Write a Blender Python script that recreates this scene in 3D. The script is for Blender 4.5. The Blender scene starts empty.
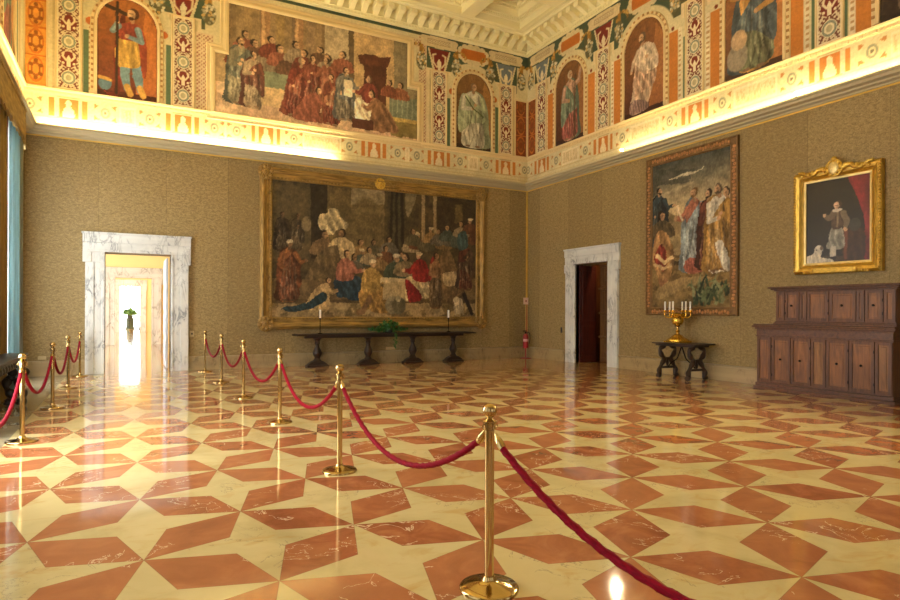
import bpy, bmesh, math, random
import numpy as np
from mathutils import Matrix, Vector
random.seed(7)
C = bpy.context.scene.collection
PI = math.pi
XL, XR, YB, YF = -2.1, 11.845, 16.78, -4.0      # inner faces of the hall
ZC = 5.556                                      # underside of the cove cornice
WT = 0.6                                        # wall thickness

# ------------------------------------------------------------------ materials
def lin(c):
    c = np.asarray(c, dtype=float) / 255.0
    return np.where(c <= 0.04045, c / 12.92, ((c + 0.055) / 1.055) ** 2.4)
def col4(c):
    l = lin(c); return (float(l[0]), float(l[1]), float(l[2]), 1.0)
class NT:
    def __init__(s, name):
        s.m = bpy.data.materials.new(name); s.m.use_nodes = True
        s.t = s.m.node_tree; s.b = s.t.nodes['Principled BSDF']
    def n(s, typ, **kw):
        nd = s.t.nodes.new(typ)
        for k, v in kw.items():
            if k in nd.inputs.keys() if not hasattr(nd, k) else False: nd.inputs[k].default_value = v
            elif hasattr(nd, k): setattr(nd, k, v)
        return nd
    def l(s, a, b): s.t.links.new(a, b)
    def math(s, op, a, b=None, c=None):
        nd = s.t.nodes.new('ShaderNodeMath'); nd.operation = op
        for i, v in enumerate((a, b, c)):
            if v is None: continue
            if isinstance(v, (int, float)): nd.inputs[i].default_value = v
            else: s.l(v, nd.inputs[i])
        return nd.outputs[0]
    def mix(s, f, a, b, mode='MIX'):
        nd = s.t.nodes.new('ShaderNodeMix'); nd.data_type = 'RGBA'; nd.blend_type = mode
        for i, v in ((0, f), (6, a), (7, b)):
            if isinstance(v, (int, float)): nd.inputs[i].default_value = v
            elif isinstance(v, (tuple, list)): nd.inputs[i].default_value = v if len(v) == 4 else col4(v)
            else: s.l(v, nd.inputs[i])
        return nd.outputs[2]
    def noise(s, scale, detail=4, rough=.55, vec=None, dist=0):
        nd = s.t.nodes.new('ShaderNodeTexNoise')
        nd.inputs['Scale'].default_value = scale; nd.inputs['Detail'].default_value = detail
        nd.inputs['Roughness'].default_value = rough; nd.inputs['Distortion'].default_value = dist
        if vec is not None: s.l(vec, nd.inputs['Vector'])
        return nd.outputs['Fac']
    def ramp(s, fac, stops):
        nd = s.t.nodes.new('ShaderNodeValToRGB'); cr = nd.color_ramp
        while len(cr.elements) < len(stops): cr.elements.new(.5)
        for e, (p, c) in zip(cr.elements, stops):
            e.position = p; e.color = col4(c) if len(c) == 3 else c
        s.l(fac, nd.inputs[0]); return nd.outputs[0]
    def coords(s, which='Object'):
        return s.t.nodes.new('ShaderNodeTexCoord').outputs[which]
    def mapping(s, vec, scale=(1, 1, 1), rot=(0, 0, 0)):
        nd = s.t.nodes.new('ShaderNodeMapping'); s.l(vec, nd.inputs[0])
        nd.inputs['Scale'].default_value = scale; nd.inputs['Rotation'].default_value = rot
        return nd.outputs[0]
    def bump(s, h, strength=.3, dist=.01):
        nd = s.t.nodes.new('ShaderNodeBump'); nd.inputs['Strength'].default_value = strength
        nd.inputs['Distance'].default_value = dist; s.l(h, nd.inputs['Height']); s.l(nd.outputs[0], s.b.inputs['Normal'])
    def base(s, v):
        if isinstance(v, (tuple, list)): s.b.inputs['Base Color'].default_value = col4(v) if len(v) == 3 else v
        else: s.l(v, s.b.inputs['Base Color'])
    def set(s, **kw):
        for k, v in kw.items(): s.b.inputs[k.replace('_', ' ')].default_value = v
        return s

def simple(name, c, rough=.6, metal=0.0, var=.12, scale=6, bump=0):
    t = NT(name); v = t.noise(scale, 5)
    c = np.array(c, float)
    t.base(t.ramp(v, [(.3, tuple(np.clip(c * (1 - var), 0, 255))), (.7, tuple(np.clip(c * (1 + var), 0, 255)))]))
    t.set(Roughness=rough, Metallic=metal)
    if bump: t.bump(t.noise(scale * 8, 4), bump, .01)
    return t.m

def marble(name, light, vein, scale=2.0, rough=.18):
    t = NT(name); co = t.coords()
    a = t.noise(scale, 6, .6, t.mapping(co, (1, 1, .35), (.3, .5, .2)), 1.6)
    r = t.math('ABSOLUTE', t.math('SUBTRACT', a, .5))
    f = t.ramp(r, [(0, (255, 255, 255)), (.035, (120, 120, 120)), (.13, (0, 0, 0))])
    b = t.noise(scale * .6, 3, .5, co)
    f2 = t.math('MULTIPLY', f, t.ramp(b, [(.42, (30, 30, 30)), (.62, (255, 255, 255))]))
    tint = t.ramp(t.noise(scale * .5, 4), [(.35, tuple(np.array(light) * .92)), (.65, light)])
    t.base(t.mix(f2, tint, vein)); t.set(Roughness=rough)
    return t.m

def emis(name, c, strength):
    t = NT(name); t.base((0, 0, 0))
    t.b.inputs['Emission Color'].default_value = col4(c); t.b.inputs['Emission Strength'].default_value = strength
    return t.m

def wood(name, dark, light, rough=.45, axis='z'):
    t = NT(name); co = t.coords()
    sc = {'z': (9, 9, .9), 'x': (.9, 9, 9), 'y': (9, .9, 9)}[axis]
    g = t.noise(2.2, 7, .65, t.mapping(co, sc), .8)
    v = t.noise(1.3, 3, .5, co)
    c = t.ramp(g, [(.3, dark), (.7, light)])
    t.base(t.mix(t.ramp(v, [(.4, (0, 0, 0)), (.65, (150, 150, 150))]), c, tuple(np.array(dark) * .8)))
    t.set(Roughness=rough); t.bump(g, .15, .004)
    return t.m

M = {}
M['marble_door'] = marble('white veined marble', (232, 234, 228), (142, 146, 148), 3.2, .25)
M['marble_warm'] = marble('warm veined marble', (230, 224, 206), (160, 146, 120), 2.6, .25)
M['marble_base'] = marble('tan baseboard marble', (178, 156, 112), (122, 102, 68), 5.0, .3)
M['brass'] = simple('polished brass', (198, 172, 116), .14, 1.0, .05, 2)
M['brass_dark'] = simple('brass post', (200, 172, 112), .14, 1.0, .06, 3)
M['gilt'] = simple('gilt carving', (224, 178, 84), .3, .85, .22, 14, .4)
M['gilt_old'] = simple('aged gilt', (144, 116, 62), .45, .35, .35, 16, .5)
M['tapestry_frame'] = simple('brown gilt tapestry border', (112, 84, 48), .6, .1, .3, 16, .4)
M['gold_candelabra'] = simple('gilded bronze', (236, 184, 72), .25, .85, .15, 10)
M['walnut'] = wood('walnut carcase', (68, 39, 20), (126, 80, 43), .42)
M['walnut_panel'] = wood('walnut door panel', (92, 56, 28), (160, 106, 56), .4)
M['walnut_burl'] = wood('walnut burl panel', (96, 64, 32), (168, 118, 64), .4)
M['walnut_h'] = wood('walnut rail', (64, 37, 20), (118, 74, 41), .42, 'y')
M['dark_oak'] = wood('dark oak', (30, 20, 13), (62, 42, 28), .45, 'x')
M['dark_oak_y'] = wood('dark oak table', (34, 22, 14), (72, 48, 30), .4, 'y')
M['black_carved'] = simple('black carved wood', (28, 21, 17), .4, 0, .3, 12, .3)
M['red_wood'] = wood('red brown door leaf', (56, 18, 12), (88, 32, 20), .4)
M['door_wood'] = wood('panelled door oak', (72, 46, 22), (124, 86, 44), .5)
M['white_paint'] = simple('white door paint', (205, 210, 216), .45)
M['wax'] = simple('white wax', (245, 240, 228), .5, 0, .03)
M['iron'] = simple('dark iron', (34, 30, 26), .5, .8)
M['red_enamel'] = simple('red enamel', (150, 14, 20), .3, 0, .06)
M['white_label'] = simple('white label', (226, 176, 164), .6, 0, .05)
M['black_rubber'] = simple('black rubber', (22, 20, 20), .6)
M['sign_pink'] = simple('faded sign face', (228, 196, 172), .6, 0, .06, 20)
M['stucco'] = simple('cream stucco', (222, 200, 150), .75, 0, .06, 5, .1)
M['stucco_frame'] = simple('cream stucco moulding', (216, 192, 142), .75, 0, .07, 8, .1)
M['cornice'] = simple('pale stone cornice', (188, 176, 140), .7, 0, .06, 3)
M['ceiling'] = simple('cream plaster ceiling', (234, 224, 176), .8, 0, .05, 2)
M['ceiling_dark'] = simple('ochre plaster rosette', (196, 164, 104), .8, 0, .08, 6)
M['yellow_wall'] = simple('warm yellow plaster', (238, 208, 140), .8, 0, .05, 1)
M['plain_ceil'] = simple('plain pale plaster', (232, 222, 200), .8, 0, .04, 1)
M['gold_trim'] = simple('gold corner strip', (226, 190, 92), .4, .4, .1, 8)
M['gold_fabric'] = simple('old gold fabric', (172, 148, 94), .8, 0, .15, 12, .2)
M['pot_dark'] = simple('dark planter', (60, 58, 56), .6)
M['stem_green'] = simple('green stem', (52, 78, 34), .6)
M['socket'] = simple('beige socket plastic', (206, 176, 120), .5, 0, .04)
M['ivory'] = simple('ivory switch plate', (190, 172, 128), .5, 0, .04)
M['window_frame'] = simple('white window frame', (220, 218, 210), .5)

def leaf_mat():
    t = NT('glossy ivy leaf')
    t.base(t.ramp(t.noise(30, 3), [(.3, (16, 54, 22)), (.7, (64, 126, 44))])); t.set(Roughness=.4); return t.m
M['leaf'] = leaf_mat()
M['leaf_pale'] = simple('pale palm leaf', (112, 150, 84), .5)
def fabric_wall():
    t = NT('olive gold damask wall cloth'); co = t.coords()
    sp = t.n('ShaderNodeSeparateXYZ'); t.l(co, sp.inputs[0])
    u = t.math('ADD', sp.outputs[0], sp.outputs[1])
    d = t.noise(13, 4, .65, t.mapping(co, (1, 1, 1.8)), .6)          # damask figure
    w = t.noise(38, 3, .7, t.mapping(co, (1, 1, 2.6)))              # coarse weave
    big = t.noise(.5, 3, .5, co)
    f = t.math('ADD', t.math('MULTIPLY', d, .45), t.math('MULTIPLY', w, .55))
    c = t.ramp(f, [(.36, (118, 102, 62)), (.5, (154, 133, 88)), (.64, (188, 165, 116))])
    c = t.mix(t.ramp(big, [(.35, (0, 0, 0)), (.7, (90, 90, 90))]), c, (122, 98, 54))
    m = t.math('FRACT', t.math('MULTIPLY', u, 1 / 1.47))
    seam = t.math('LESS_THAN', m, .012)
    wn = t.n('ShaderNodeTexWhiteNoise'); wn.noise_dimensions = '1D'; t.l(t.math('FLOOR', t.math('MULTIPLY', u, 1 / 1.47)), wn.inputs['W'])
    c = t.mix(t.math('MULTIPLY', wn.outputs[0], .35), c, (110, 92, 54))
    t.base(t.mix(t.math('MULTIPLY', seam, .22), c, (70, 58, 34)))
    t.set(Roughness=.75); t.bump(w, .12, .004)
    return t.m
M['wall_cloth'] = fabric_wall()

def floor_mat():
    t = NT('inlaid marble floor'); co = t.coords()
    D0, ox, oy, wr = .6774, .0989, 4.1981, .272
    sp = t.n('ShaderNodeSeparateXYZ'); t.l(co, sp.inputs[0]); X, Y = sp.outputs[0], sp.outputs[1]
    a = t.math('DIVIDE', t.math('SUBTRACT', X, ox), D0); b = t.math('DIVIDE', t.math('SUBTRACT', Y, oy), D0)
    p = t.math('MULTIPLY', t.math('ADD', a, b), .5); q = t.math('MULTIPLY', t.math('SUBTRACT', b, a), .5)
    def fr(v): return t.math('SUBTRACT', v, t.math('FLOOR', v))
    def near(v): return t.math('ABSOLUTE', t.math('SUBTRACT', v, t.math('ROUND', v)))
    def rh(x, y):
        e = t.math('MULTIPLY', t.math('ABSOLUTE', t.math('SUBTRACT', fr(x), .5)), 2)
        return t.math('ADD', e, t.math('DIVIDE', near(y), wr))
    r1, r2 = rh(p, q), rh(q, p)
    in1, in2 = t.math('LESS_THAN', r1, 1), t.math('LESS_THAN', r2, 1)
    red = t.math('MAXIMUM', in1, in2)
    edge = t.math('LESS_THAN', t.math('ABSOLUTE', t.math('SUBTRACT', t.math('MINIMUM', r1, r2), 1.0)), .012)
    def cell(x, y, k):
        cb = t.n('ShaderNodeCombineXYZ'); t.l(x, cb.inputs[0]); t.l(y, cb.inputs[1]); cb.inputs[2].default_value = k
        wn = t.n('ShaderNodeTexWhiteNoise'); t.l(cb.outputs[0], wn.inputs['Vector']); return wn.outputs[0]
    id1 = cell(t.math('FLOOR', p), t.math('ROUND', q), 1.5); id2 = cell(t.math('ROUND', p), t.math('FLOOR', q), 7.5)
    idr = t.math('ADD', t.math('MULTIPLY', id1, in1), t.math('MULTIPLY', id2, t.math('SUBTRACT', 1, in1)))
    idc = cell(t.math('FLOOR', p), t.math('FLOOR', q), 3.5)
    # red stone with white crackle
    rn = t.noise(3.2, 6, .62, co, .7)
    rc = t.ramp(rn, [(.3, (138, 80, 50)), (.52, (165, 100, 64)), (.72, (188, 124, 82))])
    rc = t.mix(t.math('MULTIPLY', idr, .5), rc, (192, 130, 86))
    cr = t.noise(2.3, 5, .55, t.mapping(co, (1, 1, 1), (0, 0, .6)), 1.4)
    cv = t.math('LESS_THAN', t.math('ABSOLUTE', t.math('SUBTRACT', cr, .5)), .0055)
    cm = t.math('GREATER_THAN', t.noise(1.1, 2, .5, co), .53)
    rc = t.mix(t.math('MULTIPLY', t.math('MULTIPLY', cv, cm), .75), rc, (236, 208, 170))
    # cream stone with ochre clouds and grey veins
    cn = t.noise(1.7, 5, .6, co, .6)
    cc = t.ramp(cn, [(.3, (188, 170, 116)), (.5, (208, 190, 136)), (.7, (218, 200, 146))])
    cc = t.mix(t.math('MULTIPLY', idc, .4), cc, (208, 192, 138))
    oc = t.ramp(t.noise(2.6, 4, .6, t.mapping(co, (1, 1.7, 1), (0, 0, .7)), 1.0), [(.55, (0, 0, 0)), (.7, (180, 180, 180))])
    cc = t.mix(oc, cc, (190, 146, 70))
    gv = t.noise(2.0, 6, .6, t.mapping(co, (1, 1, 1), (0, 0, 1.1)), 1.8)
    gm = t.math('LESS_THAN', t.math('ABSOLUTE', t.math('SUBTRACT', gv, .5)), .005)
    gm = t.math('MULTIPLY', gm, t.math('GREATER_THAN', t.noise(.9, 2, .5, t.mapping(co, (1, 1, 1), (0, 0, .3))), .55))
    cc = t.mix(t.math('MULTIPLY', gm, .5), cc, (112, 104, 84))
    st = t.mix(red, cc, rc)
    st = t.mix(t.math('MULTIPLY', edge, .35), st, (92, 60, 34))
    # plain grey border by the window wall
    bm = t.math('LESS_THAN', X, -1.23)
    bc = t.ramp(t.noise(2.2, 5, .6, co, 1), [(.3, (138, 128, 104)), (.7, (176, 164, 132))])
    t.base(t.mix(bm, st, bc))
    t.set(Roughness=.13)
    t.b.inputs['Specular IOR Level'].default_value = .55
    w = t.noise(1.1, 2, .5, co); t.bump(w, .015, .004)
    rr = t.ramp(t.noise(5, 4, .6, co), [(.3, (.045, .045, .045, 1)), (.7, (.10, .10, .10, 1))]); t.l(rr, t.b.inputs['Roughness'])
    return t.m
M['floor'] = floor_mat()
def paint_mat(name, rough=.8, weave=0):
    t = NT(name); at = t.n('ShaderNodeAttribute'); at.attribute_name = 'Col'
    nz = t.noise(16, 4, .6, t.coords())
    t.base(t.mix(.35, at.outputs['Color'], t.ramp(nz, [(.3, (150, 150, 150)), (.7, (255, 255, 255))]), 'MULTIPLY'))
    t.set(Roughness=rough)
    if weave: t.bump(t.noise(120, 2, .6, t.coords()), weave, .003)
    return t.m
M['fresco'] = paint_mat('fresco paint', .85)
M['weave'] = paint_mat('woven tapestry', .9, .3)
M['oil'] = paint_mat('oil paint', .35)
def cloth_trans(name, c, k=.5):
    t = NT(name); nz = t.noise(3, 3, .5, t.mapping(t.coords(), (8, 8, .4)))
    cc = t.ramp(nz, [(.3, tuple(np.array(c) * .88)), (.7, c)]); t.base(cc); t.set(Roughness=.85)
    tr = t.n('ShaderNodeBsdfTranslucent'); t.l(cc, tr.inputs[0])
    mx = t.n('ShaderNodeMixShader'); mx.inputs[0].default_value = k
    t.l(t.b.outputs[0], mx.inputs[1]); t.l(tr.outputs[0], mx.inputs[2])
    t.l(mx.outputs[0], t.t.nodes['Material Output'].inputs[0]); return t.m
M['curtain_blue'] = cloth_trans('pale blue curtain', (200, 224, 228), .8)
M['curtain_grey'] = cloth_trans('grey lining', (160, 168, 160), .2)
M['sheer'] = cloth_trans('white sheer', (236, 238, 236), .6)
M['curtain_gold'] = cloth_trans('gold drape', (168, 140, 84), .1)
M['curtain_plum'] = cloth_trans('plum braid', (112, 58, 66), .15)
def rope_mat(name, a, b):
    t = NT(name); t.base(t.ramp(t.noise(40, 3), [(.3, a), (.7, b)])); t.set(Roughness=.7)
    t.b.inputs['Specular IOR Level'].default_value = .12; return t.m
M['rope'] = rope_mat('crimson velvet rope', (112, 2, 24), (150, 4, 36))

LW, LT = 13.0, 200.0
M['win_light'] = emis('bright overcast window', (250, 250, 248), LW)
M['win_front'] = emis('overcast front window', (250, 250, 250), 1.2)
M['win_soft'] = emis('soft daylight window', (244, 248, 255), 11.5)
M['end_light'] = emis('overexposed end window', (240, 248, 255), 16.0)
M['tube'] = emis('warm cove lamp', (255, 231, 168), LT)
M['tube_soft'] = emis('dimmer warm cove lamp', (255, 231, 168), LT * .5)
M['spot_bulb'] = emis('bare lamp', (255, 230, 170), 130)

# ------------------------------------------------------------------ mesh builder
class MB:
    def __init__(s): s.v = []; s.f = []; s.sm = []
    def add(s, verts, faces, smooth=False):
        o = len(s.v); s.v += [tuple(map(float, p)) for p in verts]
        s.f += [tuple(i + o for i in f) for f in faces]; s.sm += [smooth] * len(faces); return s
    def box(s, x0, x1, y0, y1, z0, z1):
        v = [(x, y, z) for z in (z0, z1) for y in (y0, y1) for x in (x0, x1)]
        return s.add(v, [(0, 2, 3, 1), (4, 5, 7, 6), (0, 1, 5, 4), (2, 6, 7, 3), (0, 4, 6, 2), (1, 3, 7, 5)])
    def lathe(s, prof, cx=0, cy=0, n=24, z=0, sx=1, sy=1):
        v = []; f = []
        for r, h in prof:
            for k in range(n):
                a = 2 * PI * k / n; v.append((cx + r * sx * math.cos(a), cy + r * sy * math.sin(a), z + h))
        for i in range(len(prof) - 1):
            for k in range(n):
                k2 = (k + 1) % n; f.append((i * n + k, i * n + k2, (i + 1) * n + k2, (i + 1) * n + k))
        f.append(tuple(range(n - 1, -1, -1))); f.append(tuple((len(prof) - 1) * n + k for k in range(n)))
        return s.add(v, f, True)
    def tube(s, pts, r, n=10, lobes=0, twist=0.0):
        pts = [Vector(p) for p in pts]; N = len(pts); v = []; f = []
        rs = r if isinstance(r, (list, tuple)) else [r] * N
        up = Vector((0, 0, 1)); ph = 0
        t0 = (pts[1] - pts[0]).normalized()
        if abs(t0.dot(up)) > .95: up = Vector((1, 0, 0))
        for i, p in enumerate(pts):
            t = (pts[min(i + 1, N - 1)] - pts[max(i - 1, 0)]).normalized()
            a = t.cross(up)
            if a.length < 1e-4: a = t.cross(Vector((0, 1, 0)))
            a.normalize(); b = a.cross(t).normalized(); up = b if lobes == 0 else up
            if i: ph += twist * (pts[i] - pts[i - 1]).length
            for k in range(n):
                an = 2 * PI * k / n; rr = rs[i]
                if lobes: rr *= 1 + .22 * math.cos(lobes * an + ph)
                v.append(p + a * (rr * math.cos(an)) + b * (rr * math.sin(an)))
        for i in range(N - 1):
            for k in range(n):
                k2 = (k + 1) % n; f.append((i * n + k, i * n + k2, (i + 1) * n + k2, (i + 1) * n + k))
        f.append(tuple(range(n - 1, -1, -1))); f.append(tuple((N - 1) * n + k for k in range(n)))
        return s.add(v, f, True)
    def prism(s, poly, axis, a, b):
        """poly in the two other axes (order x,y,z without axis), extruded from a to b"""
        n = len(poly); v = []
        for w in (a, b):
            for p in poly:
                q = list(p); q.insert('xyz'.index(axis), w); v.append(q)
        f = [tuple(range(n - 1, -1, -1)), tuple(range(n, 2 * n))]
        f += [(i, (i + 1) % n, n + (i + 1) % n, n + i) for i in range(n)]
        return s.add(v, f)
    def sweep(s, path, prof, closed=True, y=0.0, smooth=False):
        """path: points (x,z) in the wall plane, prof: (offset to the left of travel negated = outwards, depth towards -y)"""
        n = len(path); P = [Vector((p[0], p[1])) for p in path]
        nor = []
        for i in range(n):
            e0 = (P[i] - P[i - 1]) if (closed or i > 0) else (P[1] - P[0])
            e1 = (P[(i + 1) % n] - P[i]) if (closed or i < n - 1) else (P[-1] - P[-2])
            e0.normalize(); e1.normalize()
            n0 = Vector((e0.y, -e0.x)); n1 = Vector((e1.y, -e1.x)); m = (n0 + n1)
            m.normalize(); m /= max(.3, m.dot(n0)); nor.append(m)
        v = []; k = len(prof)
        for i in range(n):
            for o, d in prof: v.append((P[i].x + nor[i].x * o, y - d, P[i].y + nor[i].y * o))
        f = []
        for i in range(n if closed else n - 1):
            j = (i + 1) % n
            for a in range(k):
                b = (a + 1) % k; f.append((i * k + a, i * k + b, j * k + b, j * k + a))
        if not closed:
            f.append(tuple(range(k))); f.append(tuple((n - 1) * k + a for a in range(k - 1, -1, -1)))
        return s.add(v, f, smooth)
    def ball(s, c, rx, ry=None, rz=None, n=12, m=8):
        ry = ry or rx; rz = rz or rx; v = []; f = []
        for i in range(m + 1):
            th = PI * i / m
            for k in range(n):
                a = 2 * PI * k / n
                v.append((c[0] + rx * math.sin(th) * math.cos(a), c[1] + ry * math.sin(th) * math.sin(a), c[2] - rz * math.cos(th)))
        for i in range(m):
            for k in range(n):
                k2 = (k + 1) % n; f.append((i * n + k, i * n + k2, (i + 1) * n + k2, (i + 1) * n + k))
        return s.add(v, f, True)
    def build(s, name, mat, parent=None, bevel=0, loc=None, fix=True):
        me = bpy.data.meshes.new(name); me.from_pydata(s.v, [], s.f); me.update()
        me.polygons.foreach_set('use_smooth', s.sm)
        if fix:
            bm = bmesh.new(); bm.from_mesh(me); bmesh.ops.remove_doubles(bm, verts=bm.verts, dist=1e-6)
            bmesh.ops.recalc_face_normals(bm, faces=bm.faces); bm.to_mesh(me); bm.free()
        if any(s.sm):
            try: me.set_sharp_from_angle(angle=math.radians(50))
            except Exception: pass
        if mat: me.materials.append(mat)
        o = bpy.data.objects.new(name, me); C.objects.link(o)
        if parent: o.parent = parent
        if loc: o.location = loc
        if bevel:
            b = o.modifiers.new('Bevel', 'BEVEL'); b.width = bevel; b.segments = 2; b.limit_method = 'ANGLE'
        return o

def tag(o, label=None, cat=None, group=None, kind=None):
    if label: o['label'] = label
    if cat: o['category'] = cat
    if group: o['group'] = group
    if kind: o['kind'] = kind
    return o
def thing(name, label, cat, loc=(0, 0, 0), rz=0, group=None):
    o = bpy.data.objects.new(name, None); o.empty_display_size = .1; C.objects.link(o)
    o.location = loc; o.rotation_euler = (0, 0, rz); return tag(o, label, cat, group)
def copy_tree(o, parent=None):
    c = o.copy(); C.objects.link(c)
    if parent: c.parent = parent
    for ch in list(o.children): copy_tree(ch, c)
    return c
def struct(o, label): return tag(o, label, None, None, 'structure')

# ------------------------------------------------------------------ painter: pigment laid on a grid of vertices
RNG = np.random.default_rng(11)
def vnoise(X, Z, sc, seed=0):
    r = np.random.default_rng(1000 + seed); T = r.random((64, 64))
    x = X * sc; z = Z * sc; xi = np.floor(x).astype(int); zi = np.floor(z).astype(int)
    fx = x - xi; fz = z - zi; fx = fx * fx * (3 - 2 * fx); fz = fz * fz * (3 - 2 * fz)
    g = lambda a, b: T[a % 64, b % 64]
    return (g(xi, zi) * (1 - fx) + g(xi + 1, zi) * fx) * (1 - fz) + (g(xi, zi + 1) * (1 - fx) + g(xi + 1, zi + 1) * fx) * fz
def fbm(X, Z, sc, seed=0, o=4):
    s = 0; a = .5; t = 0
    for i in range(o): s = s + a * vnoise(X, Z, sc * 2 ** i, seed + i); t += a; a *= .55
    return s / t
def spline(pts, n=6, closed=True):
    P = np.array(pts, float); N = len(P); out = []
    for i in range(N if closed else N - 1):
        if closed: p0, p1, p2, p3 = P[i - 1], P[i], P[(i + 1) % N], P[(i + 2) % N]
        else: p0, p1, p2, p3 = P[max(i - 1, 0)], P[i], P[i + 1], P[min(i + 2, N - 1)]
        for k in range(n):
            t = k / n
            out.append(.5 * (2 * p1 + (p2 - p0) * t + (2 * p0 - 5 * p1 + 4 * p2 - p3) * t * t + (3 * p1 - p0 - 3 * p2 + p3) * t ** 3))
    return np.array(out)
class Canvas:
    def __init__(s, w, h, res, bg=(128, 128, 128), x0=0.0, z0=0.0):
        s.w, s.h, s.x0, s.z0 = w, h, x0, z0
        s.nx, s.nz = int(w * res) + 1, int(h * res) + 1
        s.X, s.Z = np.meshgrid(np.linspace(x0, x0 + w, s.nx), np.linspace(z0, z0 + h, s.nz))
        s.a = np.ones((s.nz, s.nx, 3)) * np.array(bg, float); s.px = 1 / res; s.k = 0
    def put(s, m, c, al=1.0):
        m = (np.clip(m, 0, 1) * al)[..., None]; s.a = s.a * (1 - m) + np.asarray(c, float) * m
    def rect(s, x0, x1, z0, z1, c, al=1.0):
        m = (s.X >= x0) & (s.X <= x1) & (s.Z >= z0) & (s.Z <= z1); s.put(m.astype(float), c, al); return m
    def ell(s, cx, cz, rx, rz, c, al=1.0, rot=0, soft=.12):
        dx, dz = s.X - cx, s.Z - cz
        if rot: co, si = math.cos(rot), math.sin(rot); dx, dz = dx * co + dz * si, -dx * si + dz * co
        d = np.sqrt((dx / rx) ** 2 + (dz / rz) ** 2); m = np.clip((1 - d) / max(soft, 1e-3) + .5, 0, 1); s.put(m, c, al); return m
    def ring(s, cx, cz, rx, rz, th, c, al=1.0):
        d = np.sqrt(((s.X - cx) / rx) ** 2 + ((s.Z - cz) / rz) ** 2); s.put((np.abs(d - 1) < th).astype(float), c, al)
    def pmask(s, P):
        P = np.asarray(P, float); ins = np.zeros(s.X.shape, bool); n = len(P)
        x0, x1, z0, z1 = P[:, 0].min(), P[:, 0].max(), P[:, 1].min(), P[:, 1].max()
        i0, i1 = np.searchsorted(s.X[0], [x0, x1]); j0, j1 = np.searchsorted(s.Z[:, 0], [z0, z1])
        X = s.X[j0:j1 + 1, i0:i1 + 1]; Z = s.Z[j0:j1 + 1, i0:i1 + 1]; I = np.zeros(X.shape, bool)
        for i in range(n):
            (ax, az), (bx, bz) = P[i], P[(i + 1) % n]
            if az == bz: continue
            I ^= ((az > Z) != (bz > Z)) & (X < (bx - ax) * (Z - az) / (bz - az) + ax)
        ins[j0:j1 + 1, i0:i1 + 1] = I; return ins
    def poly(s, P, c, al=1.0, smooth=False, folds=0.0, fk=26, ang=0.15):
        P = spline(P) if smooth else P; m = s.pmask(P).astype(float)
        c = np.asarray(c, float)
        if folds:
            s.k += 1; H = max(.2, np.ptp(np.asarray(P)[:, 1])); k = fk / H
            u = (s.X + ang * s.Z) + .05 * H * (fbm(s.X, s.Z, 4 / H, s.k * 7) - .5) * 4
            fo = (1.1 - 2.2 * np.abs(np.sin(u * k * .5)) ** .7) * .6 + (fbm(s.X * 2.2, s.Z * .7, 7 / H, s.k * 3) - .5) * 2.4
            x = np.asarray(P)[:, 0]; lat = (s.X - x.mean()) / max(.02, np.ptp(x))
            c = c[None, None, :] * (1 + folds * fo - .35 * folds * lat * 2)[..., None]
            c = np.clip(c, 0, 255)
        s.put(m, c, al); return m
    def line(s, pts, w, c, al=1.0):
        w = w if isinstance(w, (list, tuple)) else [w] * len(pts)
        for i in range(len(pts) - 1):
            (ax, az), (bx, bz) = pts[i], pts[i + 1]; dx, dz = bx - ax, bz - az; L = dx * dx + dz * dz + 1e-9
            t = np.clip(((s.X - ax) * dx + (s.Z - az) * dz) / L, 0, 1)
            d = np.hypot(s.X - ax - t * dx, s.Z - az - t * dz); r = w[i] + (w[i + 1] - w[i]) * t
            s.put(np.clip((r - d) / s.px + .5, 0, 1), c, al)
    def mottle(s, amp, sc, seed=0):
        s.a *= (1 + amp * (fbm(s.X, s.Z, sc, seed) - .5) * 2)[..., None]
    def head(s, x, z, r, skin, hair, look=0, turban=None, beard=False):
        if not turban: s.ell(x - look * r * .2, z + r * .15, r * 1.02, r * 1.12, hair)
        s.ell(x + look * r * .18, z - r * .05, r * .74, r * .98, skin)
        s.ell(x + look * r * .5, z - r * .05, r * .2, r * .5, np.array(skin) * 1.15, .7)
        s.ell(x - look * r * .2, z - r * .2, r * .3, r * .6, np.array(skin) * .72, .5)
        s.line([(x - r * .3 + look * r * .25, z + r * .12), (x + r * .3 + look * r * .25, z + r * .12)], r * .09, np.array(skin) * .45, .8)
        if beard: s.ell(x + look * r * .22, z - r * .85, r * .46, r * .36, hair)
        if turban: s.ell(x, z + r * .62, r * 1.05, r * .58, turban)
    def arm(s, a, b, c, w, sleeve, skin):
        s.line([a, b, c], [w, w * .85, w * .6], np.array(sleeve) * .92)
        s.line([(a[0], a[1] + w * .3), (b[0], b[1] + w * .3)], w * .35, np.clip(np.array(sleeve) * 1.2, 0, 255), .6)
        s.ell(c[0], c[1], w * .62, w * .62, skin)
    def stand(s, x, z, h, robe, cloak=None, skin=(196, 146, 104), hair=(58, 38, 24), look=1, arms='fold', turban=None, beard=False, lower=None, cside=1, wide=1.0, lean=0.0, fold=.2):
        q = lambda a, b: (x + a * h * wide + lean * h * b, z + b * h)
        if cloak is not None: s.poly([q(-.12 * cside, .84), q(-.2 * cside, .6), q(-.22 * cside, .25), q(-.24 * cside, .02), q(.02 * cside, .03), q(.08 * cside, .5), q(.06 * cside, .85)], np.array(cloak) * .8, 1, True, fold)
        s.poly([q(-.13, 0), q(-.15, .22), q(-.115, .5), q(-.135, .7), q(-.1, .81), q(-.03, .86), q(.04, .86), q(.11, .8), q(.135, .68), q(.11, .5), q(.15, .22), q(.13, 0)], robe, 1, True, fold)
        if lower is not None: s.poly([q(-.14, .5), q(.13, .52), q(.17, .25), q(.15, .03), q(-.15, .02), q(-.17, .25)], lower, 1, True, fold, 30, .5)
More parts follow.
